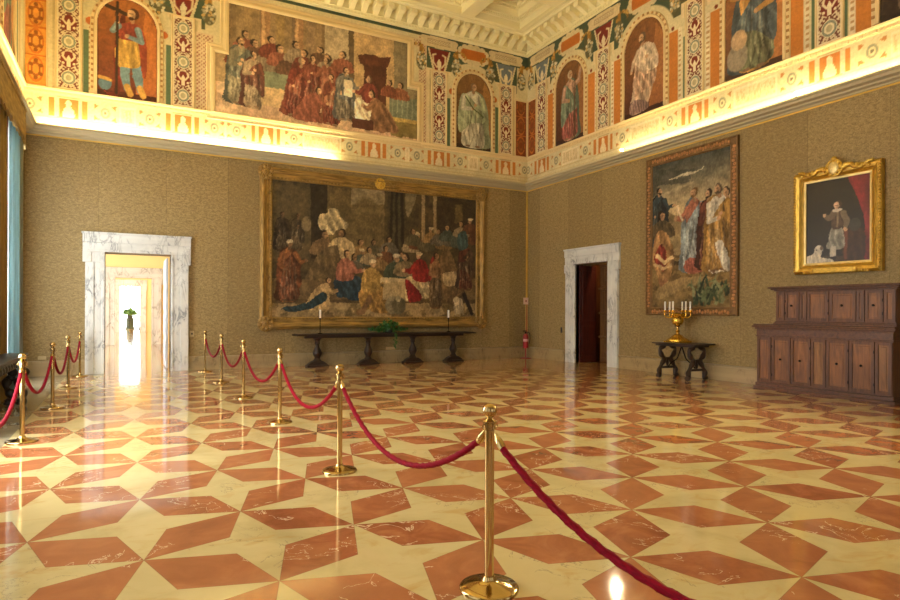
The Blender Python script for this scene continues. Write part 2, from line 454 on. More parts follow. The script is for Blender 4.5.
        if cloak is not None: s.poly([q(.13 * cside, .82), q(-.1 * cside, .6), q(-.16 * cside, .42), q(.02 * cside, .36), q(.18 * cside, .2), q(.2 * cside, .5)], cloak, 1, True, fold, 24, .7)
        for i in range(11):
            a0 = -.12 + .024 * i; z1_ = .62 if i % 3 else .8; k = math.sin(i * 2.3 + x * 5) * .035
            P_ = [q(a0 * .75, z1_), q(a0 * .95 + k, z1_ * .6), q(a0 * 1.1 - k * .5, z1_ * .3), q(a0 * 1.2 + k, .03)]
            s.line(P_, [.004 * h, .013 * h, .014 * h, .006 * h], (30, 20, 14) if i % 2 else (246, 232, 200), .24 if i % 2 else .17)
        s.poly([q(.06, .82), q(.135, .68), q(.11, .5), q(.15, .22), q(.13, 0), q(.07, 0), q(.08, .4)], (26, 18, 12), .28, True)
        w = .042 * h
        if arms == 'fold': s.arm(q(-.12, .76), q(-.14, .58), q(.0, .6), w, robe, skin); s.arm(q(.12, .76), q(.15, .6), q(.03, .66), w, cloak if cloak is not None else robe, skin)
        elif arms == 'out': s.arm(q(.11 * look, .76), q(.19 * look, .64), q(.3 * look, .66), w, robe, skin); s.arm(q(-.12 * look, .76), q(-.16 * look, .6), q(-.08 * look, .5), w, robe, skin)
        elif arms == 'up': s.arm(q(.11 * look, .77), q(.2 * look, .8), q(.24 * look, .97), w, robe, skin); s.arm(q(-.12 * look, .76), q(-.15 * look, .6), q(-.02 * look, .56), w, robe, skin)
        s.ell(*q(.005, .865), .03 * h, .04 * h, np.array(skin) * .85)
        s.head(*q(.012 * look, .938), .052 * h, skin, hair, look, turban, beard)
        for k in (-.07, .06): s.ell(*q(k, .005), .045 * h, .016 * h, np.array(skin) * .7)
    def sit(s, x, z, h, top, lower, skin=(196, 146, 104), hair=(58, 38, 24), look=1, turban=None):
        q = lambda a, b: (x + a * h * look, z + b * h)
        s.poly([q(-.22, .08), q(-.24, .42), q(.1, .5), q(.3, .42), q(.32, .1), q(.3, 0), q(.08, .0), q(-.05, .05)], lower, 1, True, .25, 22, .6)
        s.poly([q(-.2, .4), q(-.2, .68), q(-.1, .82), q(.05, .82), q(.14, .66), q(.12, .42)], top, 1, True, .18)
        w = .055 * h; s.arm(q(.08, .74), q(.2, .58), q(.34, .6), w, top, skin); s.head(q(.0, .93)[0], q(0, .91)[1], .068 * h, skin, hair, look, turban)
    def kneel(s, x, z, h, robe, look=1, skin=(196, 146, 104), hair=(58, 38, 24), train=None):
        q = lambda a, b: (x + a * h * look, z + b * h)
        if train is not None: s.poly([q(-.2, .3), q(-.8, .14), q(-1.15, .08), q(-1.2, .0), q(-.4, .0), q(.1, .05)], train, 1, True, .25, 18, .9)
        s.poly([q(-.5, .02), q(-.42, .35), q(-.15, .7), q(.1, .86), q(.26, .78), q(.24, .5), q(.3, .15), q(.28, .0)], robe, 1, True, .22, 20, .7)
        s.arm(q(.18, .7), q(.34, .55), q(.5, .62), .07 * h, robe, skin); s.head(*q(.24, .94), .09 * h, skin, hair, look)
    def bust(s, x, z, h, c, skin=(180, 132, 92), hair=(50, 34, 22), look=1, turban=None):
        s.poly([(x - .5 * h, z), (x - .45 * h, z + .4 * h), (x - .15 * h, z + .6 * h), (x + .15 * h, z + .6 * h), (x + .45 * h, z + .4 * h), (x + .5 * h, z)], c, 1, True, .15)
        s.head(x, z + .76 * h, .155 * h, skin, hair, look, turban)
    def finish(s, warp=.03, wsc=7, desat=.25, tint=(1.08, 1.0, .82), con=.2, seed=0):
        # loosen the edges like brushwork, mute the pigments, add wear
        dx = (fbm(s.X, s.Z, wsc, 50 + seed, 3) - .5) * 2 * warp + (fbm(s.X, s.Z, wsc * 3.5, 90 + seed, 2) - .5) * warp
        dz = (fbm(s.X, s.Z, wsc, 60 + seed, 3) - .5) * 2 * warp + (fbm(s.X, s.Z, wsc * 3.5, 95 + seed, 2) - .5) * warp
        i = np.clip((np.arange(s.nx)[None, :] + dx / s.px).round().astype(int), 0, s.nx - 1)
        j = np.clip((np.arange(s.nz)[:, None] + dz / s.px).round().astype(int), 0, s.nz - 1)
        a = s.a[j, i]; L = (a @ np.array([.3, .59, .11]))[..., None]
        a = a * (1 - desat) + desat * L * np.array(tint)
        n = (fbm(s.X, s.Z, wsc * 1.3, 70 + seed, 4) - .5) * 2.2; g = (fbm(s.X * 1.6, s.Z, wsc * 5, 80 + seed, 2) - .5) * 1.6
        s.a = np.clip(a * (1 + con * n + con * .8 * g)[..., None], 0, 255)
    def mesh(s, name, mat, parent=None, keep=None, back=.02):
        """grid in the wall plane: x, y=0, z; keep(X,Z)->bool drops faces outside the shape; a rim gives it depth"""
        nx, nz = s.nx, s.nz
        co = np.stack([s.X, np.zeros_like(s.X), s.Z], -1).reshape(-1, 3)
        idx = np.arange(nx * nz).reshape(nz, nx)
        q = np.stack([idx[:-1, :-1], idx[:-1, 1:], idx[1:, 1:], idx[1:, :-1]], -1)
        if keep is not None:
            cx = (s.X[:-1, :-1] + s.X[1:, 1:]) / 2; cz = (s.Z[:-1, :-1] + s.Z[1:, 1:]) / 2; q = q[keep(cx, cz)]
        q = q.reshape(-1, 4)
        used = np.unique(q); remap = -np.ones(nx * nz, int); remap[used] = np.arange(len(used)); q = remap[q]; co = co[used]
        cl = lin(np.clip(s.a, 0, 255)).reshape(-1, 3)[used]
        me = bpy.data.meshes.new(name)
        me.vertices.add(len(co)); me.vertices.foreach_set('co', co.ravel())
        me.loops.add(q.size); me.loops.foreach_set('vertex_index', q.ravel().astype(np.int32))
        me.polygons.add(len(q)); me.polygons.foreach_set('loop_start', np.arange(0, q.size, 4, dtype=np.int32))
        me.update(calc_edges=True); me.validate()
        at = me.color_attributes.new('Col', 'FLOAT_COLOR', 'POINT')
        at.data.foreach_set('color', np.concatenate([cl, np.ones((len(cl), 1))], 1).astype(np.float32).ravel())
        me.materials.append(mat)
        o = bpy.data.objects.new(name, me); C.objects.link(o)
        if parent: o.parent = parent
        if back:
            m = o.modifiers.new('Solidify', 'SOLIDIFY'); m.thickness = back; m.offset = -1
        return o
# ------------------------------------------------------------------ setting
def hsweep(mb, path, prof, closed=True):
    """path in plan (x,y), room on the right-hand side of travel; prof: (inward, z)"""
    n = len(path); P = [Vector(p) for p in path]; k = len(prof); v = []; f = []
    for i in range(n):
        e0 = (P[i] - P[i - 1]).normalized() if (closed or i) else (P[1] - P[0]).normalized()
        e1 = (P[(i + 1) % n] - P[i]).normalized() if (closed or i < n - 1) else (P[-1] - P[-2]).normalized()
        n0 = Vector((e0.y, -e0.x)); n1 = Vector((e1.y, -e1.x)); m = (n0 + n1).normalized(); m /= max(.3, m.dot(n0))
        for d, z in prof: v.append((P[i].x + m.x * d, P[i].y + m.y * d, z))
    for i in range(n if closed else n - 1):
        j = (i + 1) % n
        for a in range(k):
            b = (a + 1) % k; f.append((i * k + a, i * k + b, j * k + b, j * k + a))
    if not closed: f += [tuple(range(k)), tuple((n - 1) * k + a for a in range(k - 1, -1, -1))]
    return mb.add(v, f)
HALL = [(XL, YF), (XL, YB), (XR, YB), (XR, YF)]
HT = 11.4
struct(MB().box(-7, 15, YF - WT, 64, -.2, 0).build('floor', M['floor']), 'polished inlaid marble floor of red rhombi around cream stars')

def wall_with_holes(name, label, mat, axis, p0, p1, a0, a1, z1, holes):
    """wall slab across axis ('y': runs along x); holes: (a0,a1,zlo,zhi)"""
    mb = MB(); cur = a0
    def b(s0, s1, zl, zh):
        if s1 - s0 < 1e-4 or zh - zl < 1e-4: return
        if axis == 'y': mb.box(s0, s1, p0, p1, zl, zh)
        else: mb.box(p0, p1, s0, s1, zl, zh)
    for h0, h1, zl, zh in sorted(holes):
        b(cur, h0, 0, z1); b(h0, h1, 0, zl); b(h0, h1, zh, z1); cur = h1
    b(cur, a1, 0, z1)
    return struct(mb.build(name, mat), label)
D1 = (-.47, .98, 2.92)
D2 = (12.85, 14.26, 2.94)
wall_with_holes('wall_back', 'olive gold cloth covered end wall', M['wall_cloth'], 'y', YB, YB + WT, XL - WT, XR + WT, HT, [(D1[0], D1[1], 0, D1[2])])
wall_with_holes('wall_right', 'olive gold cloth covered long wall', M['wall_cloth'], 'x', XR, XR + WT, YF, YB, HT, [(D2[0], D2[1], 0, D2[2])])
WIN = [(11.3, 15.4), (6.3, 9.3), (1.6, 4.6), (-3.2, -.2)]
wall_with_holes('wall_left', 'cloth covered window wall', M['wall_cloth'], 'x', XL - WT, XL, YF, YB, HT, [(a, b, .35, 5.1) for a, b in WIN])
wall_with_holes('wall_front', 'cloth covered wall behind the viewer', M['wall_cloth'], 'y', YF - WT, YF, XL - WT, XR + WT, HT, [(1.0, 4.0, .35, 5.1), (6.5, 9.5, .35, 5.1)])

# windows of the hall: frame, glazing bars and the bright sky seen through the panes
def window(n, x, y, rz, w, label, front=False):
    t = struct(thing('window_%d' % n, label, None, (x, y, 0), rz), label)
    f = MB(); z0, z1 = .35, 5.1
    f.box(-w / 2, -w / 2 + .1, .0, .08, z0, z1).box(w / 2 - .1, w / 2, .0, .08, z0, z1).box(-w / 2, w / 2, .0, .08, z0, z0 + .1).box(-w / 2, w / 2, .0, .08, z1 - .1, z1)
    f.box(-.05, .05, .0, .08, z0, z1).box(-w / 2, w / 2, .01, .07, 3.5, 3.6)
    f.build('window_frame', M['window_frame'], t)
    MB().box(-w / 2, w / 2, .08, .11, z0, z1).build('pane', M['win_front' if front else 'win_light'], t)
for i, (a, b) in enumerate(WIN): window(i + 1, XL, (a + b) / 2, PI / 2, b - a, 'tall bright window in the window wall behind the drapes' if i == 0 else 'tall bright window along the window wall, nearer the viewer', i > 1)
for i, x in enumerate((2.5, 8.0)): window(5 + i, x, YF, PI, 3.0, 'tall bright window behind the viewer', True)

# ceiling: beams, stepped coffers, rosette
mb = MB(); CZ = 10.5; NP = 2.12; CX = [4.87 + NP * (k - 2.5) for k in range(6)]; CY = [15.2 - NP * k for k in range(9)]; HW = .84
xs = [XL - .1]; ys = []
mb.box(XL, CX[0] - HW, YF, YB, CZ, CZ + .7).box(CX[-1] + HW, XR, YF, YB, CZ, CZ + .7)
for a, b in zip(CX[:-1], CX[1:]): mb.box(a + HW, b - HW, YF, YB, CZ, CZ + .7)
for x in CX:
    mb.box(x - HW, x + HW, CY[0] + HW, YB, CZ, CZ + .7).box(x - HW, x + HW, YF, CY[-1] - HW, CZ, CZ + .7)
    for a, b in zip(CY[1:], CY[:-1]): mb.box(x - HW, x + HW, a + HW, b - HW, CZ, CZ + .7)
    for y in CY:
        hsweep(mb, [(x - HW, y - HW), (x - HW, y + HW), (x + HW, y + HW), (x + HW, y - HW)],
               [(.004, CZ + .001), (.004, CZ + .2), (.05, CZ + .22), (.05, CZ + .26), (.2, CZ + .26), (.2, CZ + .46), (.26, CZ + .49), (.36, CZ + .5), (.36, CZ + .62), (-.02, CZ + .62), (-.02, CZ + .002)])
        mb.box(x - HW, x + HW, y - HW, y + HW, CZ + .6, CZ + .66)
for x in CX[3:]:
    for y in CY[:3]:
        for ins, zz in ((.11, CZ + .255), (.3, CZ + .485)):
            L = HW - ins; n = int(2 * L / .085)
            for k in range(n + 1):
                w = -L + 2 * L * k / n
                for px, py in ((w, L), (w, -L), (L, w), (-L, w)):
                    if abs(px) < L - .04 or abs(py) < L - .04: mb.box(x + px - .024, x + px + .024, y + py - .024, y + py + .024, zz - .045, zz + .01)
mb.box(XL - WT, XR + WT, YF - WT, YB + WT, HT - .05, HT + .15)
struct(mb.build('ceiling', M['ceiling'], fix=False), 'cream coffered plaster ceiling')
ro = thing('ceiling_rosette', 'ochre plaster rosette in the ceiling coffer nearest the corner', 'ceiling rosette', (CX[-1], CY[0], CZ + .6))
MB().lathe([(.42, 0), (.44, -.03), (.40, -.06), (.36, -.05), (.34, -.02)], n=36).build('ring', M['ceiling_dark'], ro)
f = MB()
for k in range(10):
    a = 2 * PI * k / 10; f.ball((.2 * math.cos(a), .2 * math.sin(a), -.03), .09, .09, .04, 8, 6)
f.build('petals', M['ceiling_dark'], ro); MB().ball((0, 0, -.05), .09, .09, .07).build('boss', M['ceiling'], ro)
# crown with modillions
mb = MB()
hsweep(mb, HALL, [(0, 10.02), (.05, 10.02), (.07, 10.06), (.10, 10.07), (.11, 10.12), (.14, 10.14), (.11, 10.2), (.11, 10.40), (.13, 10.44), (.52, 10.45), (.52, 10.42), (.56, 10.42), (.58, 10.46), (.62, 10.47), (.62, 10.49), (.70, 10.49), (.72, 10.51), (.72, 10.53), (0, 10.53)])
def along(step, y_lo=2.0):
    for k in range(int((XR - XL) / step)): yield 'b', XL + (k + .5) * step
    for k in range(int((YB - y_lo) / step)): yield 'r', YB - (k + .5) * step
for w, s in along(.36):
    if w == 'b':
        if s < XL + .4 or s > XR - .4: continue
        mb.box(s - .09, s + .09, YB - .5, YB - .12, 10.29, 10.46).prism([(YB - .12, 10.14), (YB - .12, 10.3), (YB - .42, 10.3)], 'x', s - .08, s + .08)
    else:
        if s > YB - .4: continue
        mb.box(XR - .5, XR - .12, s - .09, s + .09, 10.29, 10.46).prism([(XR - .12, 10.14), (XR - .12, 10.3), (XR - .42, 10.3)], 'y', s - .08, s + .08)
for w, s in along(.1):
    if w == 'b': mb.box(s - .032, s + .032, YB - .125, YB - .06, 10.045, 10.12)
    else: mb.box(XR - .125, XR - .06, s - .032, s + .032, 10.045, 10.12)
struct(mb.build('trim_1', M['ceiling'], fix=False), 'plaster crown moulding with modillion blocks')
# cove cornice with its light trough, thin gold line at its foot
mb = MB(); hsweep(mb, HALL, [(0, ZC), (.05, ZC), (.06, ZC + .03), (.13, ZC + .05), (.14, ZC + .08), (.23, ZC + .1), (.25, ZC + .14), (.29, ZC + .155), (.29, ZC + .2), (.25, ZC + .2), (.25, ZC + .15), (.0, ZC + .15)])
struct(mb.build('trim_2', M['cornice']), 'pale stone cove cornice below the painted frieze')
mb = MB(); hsweep(mb, HALL, [(0, ZC - .03), (.018, ZC - .03), (.018, ZC), (0, ZC)])
mb.box(XR - .06, XR - .015, YB - .06, YB - .015, .85, ZC - .03)
struct(mb.build('trim_3', M['gold_trim']), 'thin gold strip under the cornice and down the corner')
# dentilled ledge under the frescoes
mb = MB(); hsweep(mb, HALL, [(0, 6.52), (.02, 6.52), (.03, 6.6), (.07, 6.62), (.08, 6.66), (0, 6.67)])
for w, s in along(.12):
    if w == 'b': mb.box(s - .035, s + .035, YB - .05, YB - .01, 6.545, 6.6)
    else: mb.box(XR - .05, XR - .01, s - .035, s + .035, 6.545, 6.6)
struct(mb.build('trim_4', M['stucco'], fix=False), 'cream stucco dentil ledge under the frescoes')
# marble baseboards, interrupted at the doors
def base(name, runs, label):
    mb = MB()
    for p, q in runs: hsweep(mb, [p, q], [(0, 0), (.035, 0), (.035, .31), (.05, .315), (.05, .345), (0, .35)], False)
    struct(mb.build(name, M['marble_base']), label)
base('baseboard_back', [((XL, YB), (-.86, YB)), ((1.36, YB), (XR, YB))], 'tan marble baseboard of the end wall')
base('baseboard_right', [((XR, YB), (XR, 14.77)), ((XR, 12.43), (XR, YF))], 'tan marble baseboard of the long wall')
base('baseboard_left', [((XL, YF), (XL, YB))], 'tan marble baseboard of the window wall')

# marble door surrounds (local: x along the wall, -y into the room)
def surround(name, loc, rz, x0, x1, zt, label, mat, fw=.40, depth=WT, ear=.055):
    t = struct(thing(name, label, None, loc, rz), label); h = zt + fw + .05
    for s, xa in ((-1, x0), (1, x1)):
        j = MB(); a, b = sorted((xa, xa + s * fw)); j.box(a, b, -.055, .0, 0, h - .7)
        a, b = sorted((xa, xa + s * (fw + ear))); j.box(a, b, -.055, 0, h - .7, zt)
        a, b = sorted((xa + s * fw * .55, xa + s * fw)); j.box(a, b, -.085, -.055, 0, h - .7)
        a, b = sorted((xa + s * (fw * .55 + ear), xa + s * (fw + ear))); j.box(a, b, -.085, -.055, h - .7, zt)
        a, b = sorted((xa - s * .002, xa + s * .06)); j.box(a, b, -.07, 0, 0, zt)
        a, b = sorted((xa, xa + s * .03)); j.box(a, b, 0, depth, 0, zt)
        j.build('jamb', mat, t, .008)
    l = MB().box(x0 - fw - ear, x1 + fw + ear, -.055, 0, zt, h).box(x0 - fw - ear, x1 + fw + ear, -.085, -.055, zt + fw * .55, h).box(x0 - fw - ear - .02, x1 + fw + ear + .02, -.11, -.0, h - .03, h + .02).box(x0, x1, -.07, 0, zt, zt + .06).box(x0, x1, 0, depth, zt, zt + .03)
    l.build('lintel', mat, t, .008); return t
surround('door_1', (0, YB, 0), 0, D1[0], D1[1], D1[2], 'white veined marble doorway onto the bright suite of rooms', M['marble_door'])
surround('door_2', (XR, 0, 0), -PI / 2, -D2[1], -D2[0], D2[2], 'white veined marble doorway in the long wall with dark doors', M['marble_door'])
# the passage behind the long wall's door
mb = MB(); mb.box(XR + WT, 15, 11.9, 12.0, 0, 3.6).box(XR + WT, 15, 15.0, 15.1, 0, 3.6).box(14.9, 15, 12, 15, 0, 3.6).box(XR + WT, 15, 11.9, 15.1, 3.5, 3.6)
tag(MB().box(12.52, 12.58, 12.9, 13.4, 3.3, 3.48).build('passage_fill_light', emis('passage fill glow', (255, 214, 150), 90)), 'unseen glowing box added to light the dark passage behind the marble doorway', 'lamp')  # added glowing box, out of view, brightens the panelled door
struct(mb.build('wall_passage', M['walnut']), 'dark panelling of the passage behind the door')
d = struct(thing('door_5', 'red brown door leaf folded back in the marble doorway', None, (XR, D2[1] - .035, 0)), 'red brown door leaf folded back in the marble doorway')
MB().box(.08, .72, -.05, .0, .01, 2.9).build('leaf', M['red_wood'], d, .006)
MB().box(.16, .64, -.065, -.05, .2, 1.1).box(.16, .64, -.065, -.05, 1.25, 2.75).build('panel', M['red_wood'], d, .01)
d = struct(thing('door_6', 'panelled oak door standing inside the dark doorway', None, (XR + .8, 12.2, 0)), 'panelled oak door standing inside the dark doorway')
MB().box(0, .06, 0, 1.9, .01, 3.0).build('leaf', M['door_wood'], d, .006)
for k in range(4): MB().box(-.03, 0, .1, 1.8, .15 + k * .72, .7 + k * .72).box(-.06, -.03, .25, 1.65, .3 + k * .72, .55 + k * .72).box(-.075, 0, 0, 1.9, .745 + k * .72, .80 + k * .72).build('panel', M['door_wood'], d, .01)

# suite of rooms beyond the first door
def room(n, y0, y1, hole, wmat, x0=-4.5, x1=5.5, h=5.2):
    wall_with_holes('wall_suite_%d' % n, 'far wall of a room in the suite', wmat, 'y', y1, y1 + .45, x0, x1, h + .3, [hole])
    struct(MB().box(x0 - .3, x0, y0, y1 + .45, 0, .6).box(x0 - .3, x0, y0, y1 + .45, 4.0, h + .3).box(x0 - .3, x0, y0, y0 + 2.5, .6, 4).box(x0 - .3, x0, y1 - 2.5, y1 + .45, .6, 4).build('wall_suite_left_%d' % n, wmat), 'window side wall of a room in the suite')
    struct(MB().box(x1, x1 + .3, y0, y1 + .45, 0, h + .3).build('wall_suite_right_%d' % n, wmat), 'blank side wall of a room in the suite')
    struct(MB().box(x0 - .3, x1 + .3, y0, y1 + .45, h, h + .3).build('ceiling_suite_%d' % n, M['plain_ceil']), 'plain ceiling of a room in the suite')
    struct(MB().box(x0 - .2, x0 - .15, y0 + 2.5, y1 - 2.5, .6, 4.0).build('window_%d' % (6 + n), M['win_soft']), 'bright side window of a room in the suite')
room(1, YB + WT, 30.0, (-.45, .98, 0, 2.92), M['yellow_wall'])
room(2, 30.45, 47.0, (-.40, .80, 0, 3.12), M['yellow_wall'])
room(3, 47.45, 58.0, (-3.4, 3.8, .05, 4.9), M['plain_ceil'])
struct(MB().box(-3.4, 3.8, 58.2, 58.25, .05, 4.9).build('window_12', M['end_light']), 'overexposed window closing the suite of rooms')
surround('door_3', (0, 30.0, 0), 0, -.45, .98, 2.92, 'second marble doorway seen through the first', M['marble_warm'], .38, .45)
surround('door_4', (0, 47.0, 0), 0, -.40, .80, 3.12, 'third marble doorway, farthest in the suite', M['marble_warm'], .38, .45)
d = struct(thing('door_7', 'white panelled door leaf open beyond the first marble doorway', None, (D1[1] - .03, YB + WT, 0)), 'white panelled door leaf open beyond the first marble doorway')
MB().box(-.045, .0, .02, 1.35, .02, 2.88).build('leaf', M['white_paint'], d, .005)
for k in range(4): MB().box(-.06, -.045, .15, 1.22, .18 + k * .68, .72 + k * .68).build('panel', M['white_paint'], d, .01)

# ------------------------------------------------------------------ painted frieze on the three walls
CREAM, REDB, GREEN, ORANGE, GREY, GOLD = (222, 208, 162), (118, 46, 28), (64, 84, 62), (204, 128, 56), (176, 172, 150), (170, 120, 50)
def grotesque(c, u, z0, z1, w):
    """lace of scrolls on a dark red strip"""
    c.rect(u - w / 2, u + w / 2, z0, z1, (236, 220, 178)); i = w / 2 - .03
    c.rect(u - i, u + i, z0 + .03, z1 - .03, (124, 74, 54)); k = 0; z = z0 + .27; st = .5
    X = np.abs(c.X - u)
    pat = np.sin(X * 60 + 2.2 * np.sin(c.Z * 12.56)) * np.cos(c.Z * 64 + 3 * X * 6) + .5 * np.sin(c.Z * 25 + X * 30)
    m = (pat > -.05) & (X < i) & (c.Z > z0 + .03) & (c.Z < z1 - .03); c.put(m.astype(float), (232, 216, 176), .9)
    while z < z1 - .1:
        if k % 2 == 0:
            c.ell(u, z, .15, .17, (236, 222, 182), 1, 0, .05); c.ring(u, z, .12, .13, .16, (136, 140, 118)); c.ell(u, z, .06, .07, (190, 178, 140))
            for a in range(8): c.ell(u + .12 * math.cos(a * PI / 4), z + .13 * math.sin(a * PI / 4), .028, .028, (150, 152, 130))
        else:
            c.ell(u, z, .16, .19, (122, 44, 28), 1, 0, .05); c.poly([(u - .035, z - .17), (u + .035, z - .17), (u + .05, z), (u, z + .12), (u - .05, z)], (238, 224, 186))
            for s in (-1, 1): c.line([(u + s * .05, z - .02), (u + s * .12, z + .07), (u + s * .1, z + .15)], .022, (236, 220, 178)); c.ell(u + s * .11, z - .09, .03, .03, (236, 220, 178))
        z += st / 2 * 1.7; k += 1
def bust_panel(c, u):
    for s in (-1, 1): c.rect(u + s * .33 - .055, u + s * .33 + .055, 6.04, 6.46, ORANGE)
    c.rect(u - .19, u + .19, 6.04, 6.46, (198, 122, 54)); c.rect(u - .23, u + .23, 6.0, 6.02, (188, 160, 110)); c.rect(u - .23, u + .23, 6.48, 6.5, (188, 160, 110))
    c.poly([(u - .11, 6.04), (u + .11, 6.04), (u + .1, 6.2), (u + .05, 6.28), (u + .06, 6.38), (u, 6.44), (u - .06, 6.38), (u - .05, 6.28), (u - .1, 6.2)], (232, 214, 172), 1, True)
    for s in (-1, 1):
        v = u + s * .75
        c.ell(v, 6.25, .1, .13, (150, 146, 118)); c.ell(v, 6.25, .06, .08, (222, 206, 160)); c.ell(v, 6.25, .03, .04, (120, 110, 84))
        for a, b in ((-1, -1), (-1, 1), (1, -1), (1, 1)): c.poly([(v + a * .12, 6.25 + b * .17), (v + a * .24, 6.25 + b * .19), (v + a * .22, 6.25 + b * .08)], (192, 130, 72))
def plaque(c, a, b):
    c.rect(a, b, 6.04, 6.46, (238, 222, 182)); c.rect(a + .04, b - .04, 6.08, 6.42, (228, 208, 164))
    m = (c.X > a + .06) & (c.X < b - .06) & (c.Z > 6.1) & (c.Z < 6.4) & (fbm(c.X * 4, c.Z, 9, 31) > .55); c.put(m.astype(float), (200, 176, 128), .7)
def cartouche(c, u, blue=False):
    cc = (112, 120, 124) if blue else (122, 36, 26)
    c.poly([(u - .22, 8.95), (u + .22, 8.95), (u + .4, 9.62), (u - .4, 9.62)], CREAM); c.poly([(u - .15, 8.97), (u + .15, 8.97), (u + .34, 9.6), (u - .34, 9.6)], cc)
    c.poly([(u - .04, 8.97), (u + .04, 8.97), (u + .08, 9.2), (u, 9.34), (u - .08, 9.2)], (236, 222, 184))
    for s in (-1, 1):
        c.line([(u + s * .08, 9.06), (u + s * .2, 9.2), (u + s * .22, 9.42), (u + s * .12, 9.46)], .026, (232, 214, 170))
        c.line([(u + s * .62, 9.7), (u + s * .6, 9.3)], [.05, .09], GOLD); c.ell(u + s * .61, 9.17, .17, .29, (104, 98, 66))
        rg = random.Random(int(u * 100) + s)
        for k in range(34):
            a_, r_ = rg.uniform(0, 2 * PI), math.sqrt(rg.random()); c.ell(u + s * .61 + .16 * r_ * math.cos(a_), 9.17 + .28 * r_ * math.sin(a_), .036, .036, [(224, 214, 180), (190, 182, 148), (150, 146, 116), (206, 170, 104)][k % 4])
        for k in range(16):
            a_ = rg.uniform(-.3, PI + .3); c.ell(u + s * .74 + .2 * math.cos(a_), 9.5 + .16 * math.sin(a_), .06, .028, [(178, 132, 56), (136, 104, 50), (204, 160, 84)][k % 3], 1, rg.uniform(0, 3))
    c.poly([(u - .52, 9.66), (u + .52, 9.66), (u + .62, 9.8), (u + .56, 9.97), (u - .56, 9.97), (u - .62, 9.8)], (220, 200, 154), 1, True)
    c.rect(u - .4, u + .4, 9.74, 9.9, (186, 162, 120))
    m = (np.abs(c.X - u) < .38) & (np.abs(c.Z - 9.82) < .06) & (np.sin(c.X * 70) * np.cos(c.Z * 90) > 0); c.put(m.astype(float), (222, 202, 160))
def orange_cartouche(c, u, w=.42):
    for k in range(14):
        a = 2 * PI * k / 14; c.ell(u + (w + .08) * math.cos(a), 9.68 + .26 * math.sin(a), .12, .09, (222, 204, 158))
    c.ell(u, 9.68, w + .1, .28, (222, 204, 158), 1, 0, .05); c.rect(u - w, u + w, 9.52, 9.84, (198, 118, 44)); c.rect(u - w - .03, u + w + .03, 9.56, 9.8, (190, 108, 38))
def dots(c, x0, x1, z0, z1):
    c.rect(x0, x1, z0, z1, (222, 198, 156)); m = (c.X > x0 + .02) & (c.X < x1 - .02) & (c.Z > z0 + .02) & (c.Z < z1 - .02) & (np.sin(c.X * 62) * np.sin(c.Z * 62) > .25); c.put(m.astype(float), (156, 88, 66), .75)
def frieze(width, strips, niches, greens, big=None, ends=True, opil=False):
    c = Canvas(width, 10.1 - 5.7, 44, CREAM, 0, 5.7)
    c.rect(0, width, 8.75, 10.1, (70, 84, 62)); c.put((fbm(c.X, c.Z, 2.5, 5) > .58) * (c.Z > 8.75), (96, 86, 50), .6)
    for s in strips: c.rect(s - .42, s + .42, 6.67, 9.0, (230, 210, 164)); c.rect(s - .33, s + .33, 6.67, 8.95, (206, 186, 140))
    for n in niches:
        c.ell(n, 8.4, 1.02, 1.0, CREAM, 1, 0, .03)
        for s in (-1, 1):
            c.rect(n + s * 1.12 - .32, n + s * 1.12 + .32, 6.67, 8.62, CREAM)
            if opil: c.rect(n + s * .94 - .16, n + s * .94 + .16, 6.67, 8.42, (206, 130, 54)); c.ell(n + s * .94, 8.5, .05, .05, (130, 60, 26)); c.rect(n + s * 1.16 - .05, n + s * 1.16 + .05, 6.67, 8.45, (236, 220, 180))
            else: c.ell(n + s * .8, 8.4, .09, .09, (196, 110, 50))
            bx = n + s * (1.16 if opil else .77); m = (np.abs(c.X - bx) < .035) & (c.Z > 6.7) & (c.Z < 8.35) & (np.sin(c.Z * 52) > .2); c.put(m.astype(float), (180, 134, 84), .8)
        orange_cartouche(c, n)
    for g in greens: c.rect(g - .055, g + .055, 6.68, 8.17, (92, 112, 80))
    if big:
        c.rect(1.76 + 2.1, 7.98 + 2.1, 6.67, 9.92, CREAM); dots(c, 3.62, 4.06, 6.67, 8.65); dots(c, 9.9, 10.18, 6.67, 9.9); dots(c, 3.9, 10.1, 9.55, 9.82)
    if ends:
        for a, b in ((0, .42), (width - .45, width)):
            c.rect(a, b, 6.67, 9.6, CREAM)
    allc = sorted(strips)
    for s in strips: cartouche(c, s, s < 1 or s > width - 1)
    for s in strips: bust_panel(c, s)
    for a, b in zip(allc[:-1], allc[1:]):
        if b - a > 2.2 and b - a < 4: plaque(c, a + 1.05, b - 1.05)
        elif b - a >= 4:
            m1 = a + (b - a) / 3 - .35; m2 = b - (b - a) / 3 + .35
            m1, m2 = 5.39, 8.48
            for m in (m1, m2): bust_panel(c, m)
            plaque(c, a + 1.0, m1 - 1.0); plaque(c, m1 + 1.0, m2 - 1.0); plaque(c, m2 + 1.0, b - 1.0)
    c.rect(0, width, 5.98, 6.0, (206, 184, 136)); c.rect(0, width, 5.86, 5.9, (208, 188, 142)); c.mottle(.1, 2, 3)
    return c
ST_B, NI_B = [.88, 3.34, 10.61, 13.07], [2.1, 11.84]
c = frieze(XR - XL, ST_B, NI_B, [1.22, 3.0, 10.94, 12.72], True)
o = c.mesh('trim_5', M['fresco']); o.location = (XL, YB - .012, 0); struct(o, 'painted ornament of the frieze on the end wall')
ST_R, NI_R = [.81, 3.68, 6.81, 9.93, 13.05], [2.23, 5.21, 8.33, 11.5]
GR_R = [v for n in NI_R for v in (n - 1.3, n + 1.3)]
c = frieze(14.0, ST_R, NI_R, GR_R, None, True, True)
